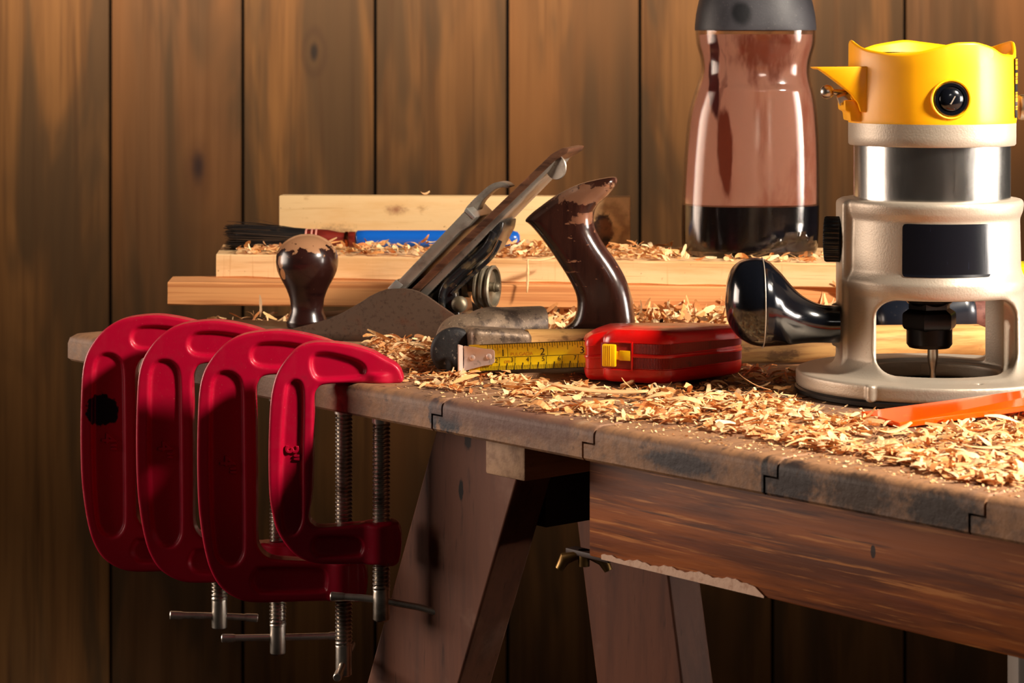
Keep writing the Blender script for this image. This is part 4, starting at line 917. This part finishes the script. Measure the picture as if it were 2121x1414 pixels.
# ------------------------------------------------------------------ orange straightedge
def plane_z(): pass
A_ = np.array([201.5, 1256, 3.2]); B_ = np.array([186.6, 1291, 3.8]); Cq = np.array([271.5, 1280, 8.5]); Dq = np.array([278., 1313, 12.2])
dirv = (Cq - A_) / np.linalg.norm(Cq - A_); dird = (Dq - B_) / np.linalg.norm(Dq - B_)
C2 = A_ + dirv * 150; D2 = B_ + dird * 160
os_ = A_.copy(); os_[2] = 0
rl = thing('orange_square', 'orange translucent straightedge leaning against the router base', 'ruler', os_)
nrm = np.cross(C2 - A_, B_ - A_); nrm /= np.linalg.norm(nrm); th = 3.0
top = [A_ - os_, C2 - os_, D2 - os_, B_ - os_]
b = MB(); b.add(top + [q - nrm * th for q in top], [(0, 1, 2, 3), (7, 6, 5, 4), (0, 4, 5, 1), (1, 5, 6, 2), (2, 6, 7, 3), (3, 7, 4, 0)]); o = b.obj('blade', m_orange, rl, None, label='flat orange blade')
bv = o.modifiers.new('b', 'BEVEL'); bv.width = .0005; bv.segments = 2
hc = A_ * .42 + B_ * .58 + dirv * 15 - os_; b = MB(); q = Vector(nrm).to_track_quat('Z', 'Y').to_matrix().to_4x4(); b.lathe([(2.9, -.1), (3.3, .12), (2.4, .16), (.1, .05)], 24, mx=Matrix.Translation(Vector(hc)) @ q); b.obj('hole', m_hole, rl)
b = MB(); e_ = (C2 + D2) / 2 - os_; b.box((e_[0] - 4, e_[1] - 60, .2), (e_[0] + 16, e_[1] + 50, 21), 1.2); b.obj('stock', m_blk2, rl)

# ------------------------------------------------------------------ half-hidden things behind and beside the router
o1 = W(1960, 640, 1600); t_ = thing('dark_tool', 'dark rounded tool with a rusty end behind the router collet', 'tool', (o1[0], 1606, 0))
b = MB(); b.lathe([(.5, -44), (9, -43), (14, -38), (15.5, -25), (15.5, 14), (14, 20), (9, 22), (.5, 22.5)], 40, mx=T(-2, 0, 22) @ R(80, 'Y')); b.lathe([(13, -30), (15, -28), (15, 24), (12, 26)], 30, mx=T(-24, 8, 15.2) @ R(90, 'Y')); b.obj('tool_body', m_navy, t_, 60)
b = MB(); b.lathe([(6, 18), (9.5, 20), (10.2, 24), (9.8, 31), (7, 33)], 30, mx=T(-1, -1.5, 18.5) @ R(84, 'Y')); b.obj('tool_end', m_rustend, t_, 50, label='rusty brown end')
o2 = W(2112, 600, 1640); t_ = thing('boxed_tape', 'lime yellow and black packet peeking out right of the router', 'packet', (o2[0] - 6, 1640, 0))
zt = 198 - (545 - 100) * 1640 / 5000; zm_ = 198 - (586 - 100) * 1640 / 5000
b = MB(); b.box((0, 0, zm_), (46, 40, zt - 2), 2); b.obj('label_part', m_lime, t_, label='lime yellow printed band')
b = MB(); b.box((2, 1, .2), (44, 39, zm_), 2); b.obj('packet_base', m_navy, t_, label='dark lower half')

# ------------------------------------------------------------------ shavings
class Flakes(MB):
    def flake(s, p, L_, w_, rnd, yaw=None, curl=None, pitch=None, roll=None, twist=0, th=.25):
        n = max(3, min(8, int(L_ / 2.2))); yaw = rnd.uniform(0, 2 * PI) if yaw is None else yaw
        curl = rnd.gauss(0, .9) if curl is None else curl; pitch = rnd.gauss(0, .16) if pitch is None else pitch; roll = rnd.gauss(0, .45) if roll is None else roll
        M = Matrix.Translation(Vector(p)) @ Matrix.Rotation(yaw, 4, 'Z') @ Matrix.Rotation(pitch, 4, 'Y') @ Matrix.Rotation(roll, 4, 'X')
        pts = []; a_ = -curl / 2; x = z = 0.0; st = L_ / n; side = rnd.gauss(0, .25); yb = 0; zb_ = 0
        for i in range(n + 1):
            ww = w_ * (.35 + .65 * math.sin(PI * min(1, max(0, (i + .4) / (n + .8))))) * rnd.uniform(.75, 1.15) / 2
            tw = twist * i / n
            for sgn in (-1, 1): pts.append((x, yb + sgn * ww * math.cos(tw), z + sgn * ww * math.sin(tw)))
            x += st * math.cos(a_); z += st * math.sin(a_); a_ += curl / n; yb += side * st * .3
        P_ = np.array(pts); P_[:, 0] -= P_[:, 0].mean(); P_[:, 2] -= P_[:, 2].mean()
        A = np.array(M); Q = P_ @ A[:3, :3].T + A[:3, 3]
        dz = max(0, p[2] + .15 - Q[:, 2].min()) if True else 0; Q[:, 2] += dz
        f = [(2 * i, 2 * i + 1, 2 * i + 3, 2 * i + 2) for i in range(n)]
        s.add(Q, f)
def inpoly(x, y, P_):
    c_ = False; j = len(P_) - 1
    for i in range(len(P_)):
        if (P_[i][1] > y) != (P_[j][1] > y) and x < (P_[j][0] - P_[i][0]) * (y - P_[i][1]) / (P_[j][1] - P_[i][1]) + P_[i][0]: c_ = not c_
        j = i
    return c_
def on_table(px, py): Y = 198 * 5000 / (py - 100); return (px - 1060.5) * Y / 5000, Y
def blocked(x, y):
    if math.hypot(x - RO[0], y - RO[1]) < 80: return True
    d0 = (x - TO[0], y - TO[1])
    if inpoly(d0[0], d0[1], O[::12]): return True
    lxp = (x - PO[0]) * cP + (y - PO[1]) * sP; lyp = -(x - PO[0]) * sP + (y - PO[1]) * cP
    if -70 < lxp < 304 and abs(lyp) < 33: return True
    lh = hl(x, y, 0)
    if -5 < lh[0] < Lh and abs(lh[1]) < 11: return True
    if -45 < x < 30 and 1462 < y < 1540: return True
    return False
def scatter(mb, poly, n, rnd, Lr, wr, pile=lambda x, y: 2.0, prob=None, tl=1.0, table=True):
    xs_ = [p[0] for p in poly]; ys_ = [p[1] for p in poly]; k = 0; tries = 0
    while k < n and tries < n * 40:
        tries += 1
        px = rnd.uniform(min(xs_), max(xs_)); py = rnd.uniform(min(ys_), max(ys_))
        if not inpoly(px, py, poly): continue
        x, y = on_table(px, py)
        if prob and rnd.random() > prob(px, py): continue
        if blocked(x, y): continue
        u, v_ = uv(x, y)
        if table and (v_ < 9 or u < 6): continue
        L_ = rnd.uniform(*Lr) * (1 if rnd.random() < .9 else 1.7)
        mb.flake((x, y, rnd.uniform(0, 1) ** 1.3 * pile(px, py)), L_, rnd.uniform(*wr), rnd, pitch=rnd.gauss(0, .16 * tl), roll=rnd.gauss(0, .4 * tl), twist=rnd.gauss(0, .5)); k += 1
rnd = random.Random(11)
def clump(px, py): return .5 + .5 * math.sin(px * .021 + 1.2 * math.sin(py * .05)) * math.sin(py * .045 + px * .008)
fr1 = Flakes()
scatter(fr1, [(1160,850),(1300,835),(1480,820),(1640,840),(1790,872),(1900,900),(2140,905),(2140,1018),(1980,996),(1800,955),(1600,918),(1400,880),(1270,868)], 1900, rnd, (3, 15), (1.0, 4.5), pile=lambda x, y: 2.4, prob=lambda x, y: .12 + .88 * clump(x, y), tl=.7)
scatter(fr1, [(1040,846),(1000,800),(1200,806),(1480,800),(1650,830),(1700,855),(1400,880),(1200,868)], 420, rnd, (3, 15), (1.0, 4.5), pile=lambda x, y: 1.6, prob=lambda x, y: .08 + .92 * clump(x + 60, y) ** 2, tl=.7)
scatter(fr1, [(832,785),(870,765),(1000,770),(1100,790),(1250,800),(1100,830),(960,815),(840,795)], 420, rnd, (3, 14), (1.0, 4.2), pile=lambda x, y: 2.0, prob=lambda x, y: (.06 + .94 * clump(x * 1.6, y * 1.5) ** 2) * (1.0 if x < 980 else .5), tl=.7)
scatter(fr1, [(1540,775),(1650,772),(1650,830),(1500,810),(1420,800)], 130, rnd, (4, 12), (1.2, 3.5), pile=lambda x, y: 1.5)
scatter(fr1, [(1990,870),(2140,850),(2140,905),(1900,905)], 260, rnd, (4, 12), (1.2, 3.5), pile=lambda x, y: 2)
o = fr1.obj('loose_shavings', m_shav, None, None, loc=(0, 0, TZ), recalc=False); tag(o, 'pale curled wood shavings strewn over the front of the bench top', 'wood shavings', kind='stuff')
fr2 = Flakes()
scatter(fr2, [(760,715),(905,724),(890,775),(835,772),(780,735)], 520, rnd, (4, 13), (1.0, 3), pile=lambda x, y: 7.0, tl=1.3)
o = fr2.obj('loose_shavings', m_shav, None, None, loc=(0, 0, TZ), recalc=False); tag(o, 'heap of shavings between the nearest clamp tip and the hammer face', 'wood shavings', kind='stuff')
fr3 = Flakes()
scatter(fr3, [(1128,668),(1330,668),(1760,668),(1760,720),(1560,712),(1330,695),(1128,690)], 1300, rnd, (5, 17), (1.5, 4.5), pile=lambda x, y: 15 if x > 1300 else 9, tl=3.0)
scatter(fr3, [(1800,668),(2110,668),(2110,700),(1800,690)], 260, rnd, (5, 16), (1.5, 4), pile=lambda x, y: 12, tl=3.0)
scatter(fr3, [(1540,735),(1650,745),(1650,775),(1540,770)], 25, rnd, (4, 10), (1.0, 3), pile=lambda x, y: 1.0)
o = fr3.obj('loose_shavings', m_shav, None, None, loc=(0, 0, TZ), recalc=False); tag(o, 'deep heap of bright shavings between the stacked boards and the tools', 'wood shavings', kind='stuff')
fr4 = Flakes()
for i in range(1500):
    if rnd.random() < .15: x = rnd.uniform(-205, -140)
    elif rnd.random() < .3: x = rnd.uniform(-140, 20)
    else: x = rnd.uniform(0, 310)
    yf = 1787 - .181 * (x + 219)
    dens = 1
    y = yf + rnd.uniform(2, 70) ** 1.0
    if x > 123 and abs(x - BX) < 48 and abs(y - BY) < 36: continue
    if y > BO[1] - 11 and x < 8 and y < 1838: continue
    ph = 4 if x < -140 else (7 if x < 0 else 6)
    if x > 120: ph = 2.5
    if x > 110 and y < 1760 and rnd.random() < .6: continue
    if y > 1850: continue
    fr4.flake((x, y, 45.6 + rnd.uniform(0, 1) ** 1.6 * ph), rnd.uniform(4, 14), rnd.uniform(1.2, 4), rnd, pitch=rnd.gauss(0, .25), roll=rnd.gauss(0, .7), twist=rnd.gauss(0, .7))
o = fr4.obj('loose_shavings', m_shav, None, None, loc=(0, 0, TZ), recalc=False); tag(o, 'shavings covering the top of the rough board around brush and bottle', 'wood shavings', kind='stuff')
fr5 = Flakes()
scatter(fr5, [(300,672),(600,655),(600,684),(500,690),(420,690),(300,690)], 60, rnd, (4, 12), (1.2, 3), pile=lambda x, y: 2, tl=2)
for (px, py, Lm) in ((540, 655, 16), (560, 662, 12), (520, 666, 12), (528, 668, 10), (548, 668, 14)):
    x, y = on_table(px, 672); fr5.flake((x, y, (672 - py) * .33), Lm, 3, rnd, pitch=rnd.gauss(0, .7), roll=rnd.gauss(0, 1))
o = fr5.obj('loose_shavings', m_shav, None, None, loc=(0, 0, TZ), recalc=False); tag(o, 'few shavings on the bench end beyond the red clamps', 'wood shavings', kind='stuff')
# dust specks
ds = Flakes()
for i in range(7500):
    px = rnd.uniform(820, 2140); py = rnd.uniform(760, 1035)
    e = 690 + (px - 140) * .1755
    if py > e - 4 or py < 765: continue
    x, y = on_table(px, py)
    if blocked(x, y) or uv(x, y)[1] < 5: continue
    ds.flake((x, y, 0), rnd.uniform(.8, 2.6), rnd.uniform(.5, 1.4), rnd, pitch=rnd.gauss(0, .3), curl=.3)
o = ds.obj('sawdust', m_dust, None, None, loc=(0, 0, TZ), recalc=False); tag(o, 'fine sawdust specks scattered on the bench top', 'sawdust', kind='stuff')

# single shavings that stand out
def single(p, L_, w_, yaw, pitch, roll, curl, twist, label, seed=1):
    r_ = random.Random(seed); b = Flakes(); b.flake((0, 0, 0), L_, w_, r_, yaw=yaw, curl=curl, pitch=pitch, roll=roll, twist=twist)
    v = b.v[0]; v[:, 2] -= v[:, 2].min()
    o = b.obj('wood_shaving', m_shav, None, 60, recalc=False); sd = o.modifiers.new('t', 'SOLIDIFY'); sd.thickness = .0004
    o.location = (p[0] / 1000, p[1] / 1000, TZ + p[2] / 1000); return tag(o, label, 'wood shaving', 'single large shavings')
def wp(px, py, Y): q = W(px, py, Y); return q
x, y = on_table(1150, 672); single((x, y + 6, 2), 16, 7, 1.9, -1.2, .2, 1.2, .4, 'upright curled shaving between the hammer claw and the plane handle', 2)
single((wp(1093, 560, 1715)[0], 1722, 24), 24, 2.2, 1.4, -1.45, 0, .3, .3, 'thin sliver hanging down the board front left of the plane handle', 3)
single((wp(1130, 545, 1712)[0] - 4, 1727, 45.8), 26, 3.5, .2, -.1, .5, .5, .3, 'long shaving lying at the board edge behind the plane handle tip', 4)
x, y = on_table(1240, 822); single((x, y, 2.5), 58, 4.0, -.15, 0, .3, .35, .3, 'longest curled strip lying on the front shavings below the tape measure', 5)
x, y = on_table(1300, 806); single((x, y, .5), 9, 6, .3, -.3, -.9, .4, 0, 'orange chip in front of the tape measure case', 6)
x, y = on_table(1560, 815); single((x, y, 3), 24, 3, 2.4, -.35, .3, .5, .3, 'long sliver pointing up left near the router base', 7)
single((wp(538, 505, 1808)[0], 1806, 46), 7, 6, .1, -.2, 1.3, .5, 0, 'pale flake resting against the black bristles', 8)
single((wp(880, 404, 1868)[0], 1868, 84.8), 9, 2, .5, -.3, .4, 1.8, 1.2, 'small fuzzy curl on top of the standing board', 9)
x, y = on_table(1850, 905); single((x, y, 2.5), 26, 3.4, .75, -.12, .2, .8, .3, 'curved strip in front of the orange straightedge tip', 10)
x, y = on_table(2060, 940); single((x, y, 3), 40, 3.2, .45, -.05, .1, .5, .4, 'long pale strip on the right part of the front heap', 12)
x, y = on_table(1860, 675); single((x, y, 15), 16, 5, .2, .1, .4, 1.2, .4, 'orange curl seen through the router opening left of the collet', 13)
x, y = on_table(1985, 675); single((x, y, 13), 13, 3, .3, -1.1, .2, .3, .2, 'upright pale splinter seen through the router opening', 14)
x, y = on_table(1700, 668); single((x, y, 20), 20, 3, 2.6, -.5, .4, .6, .5, 'splinter rising beside the glossy black router handle', 15)
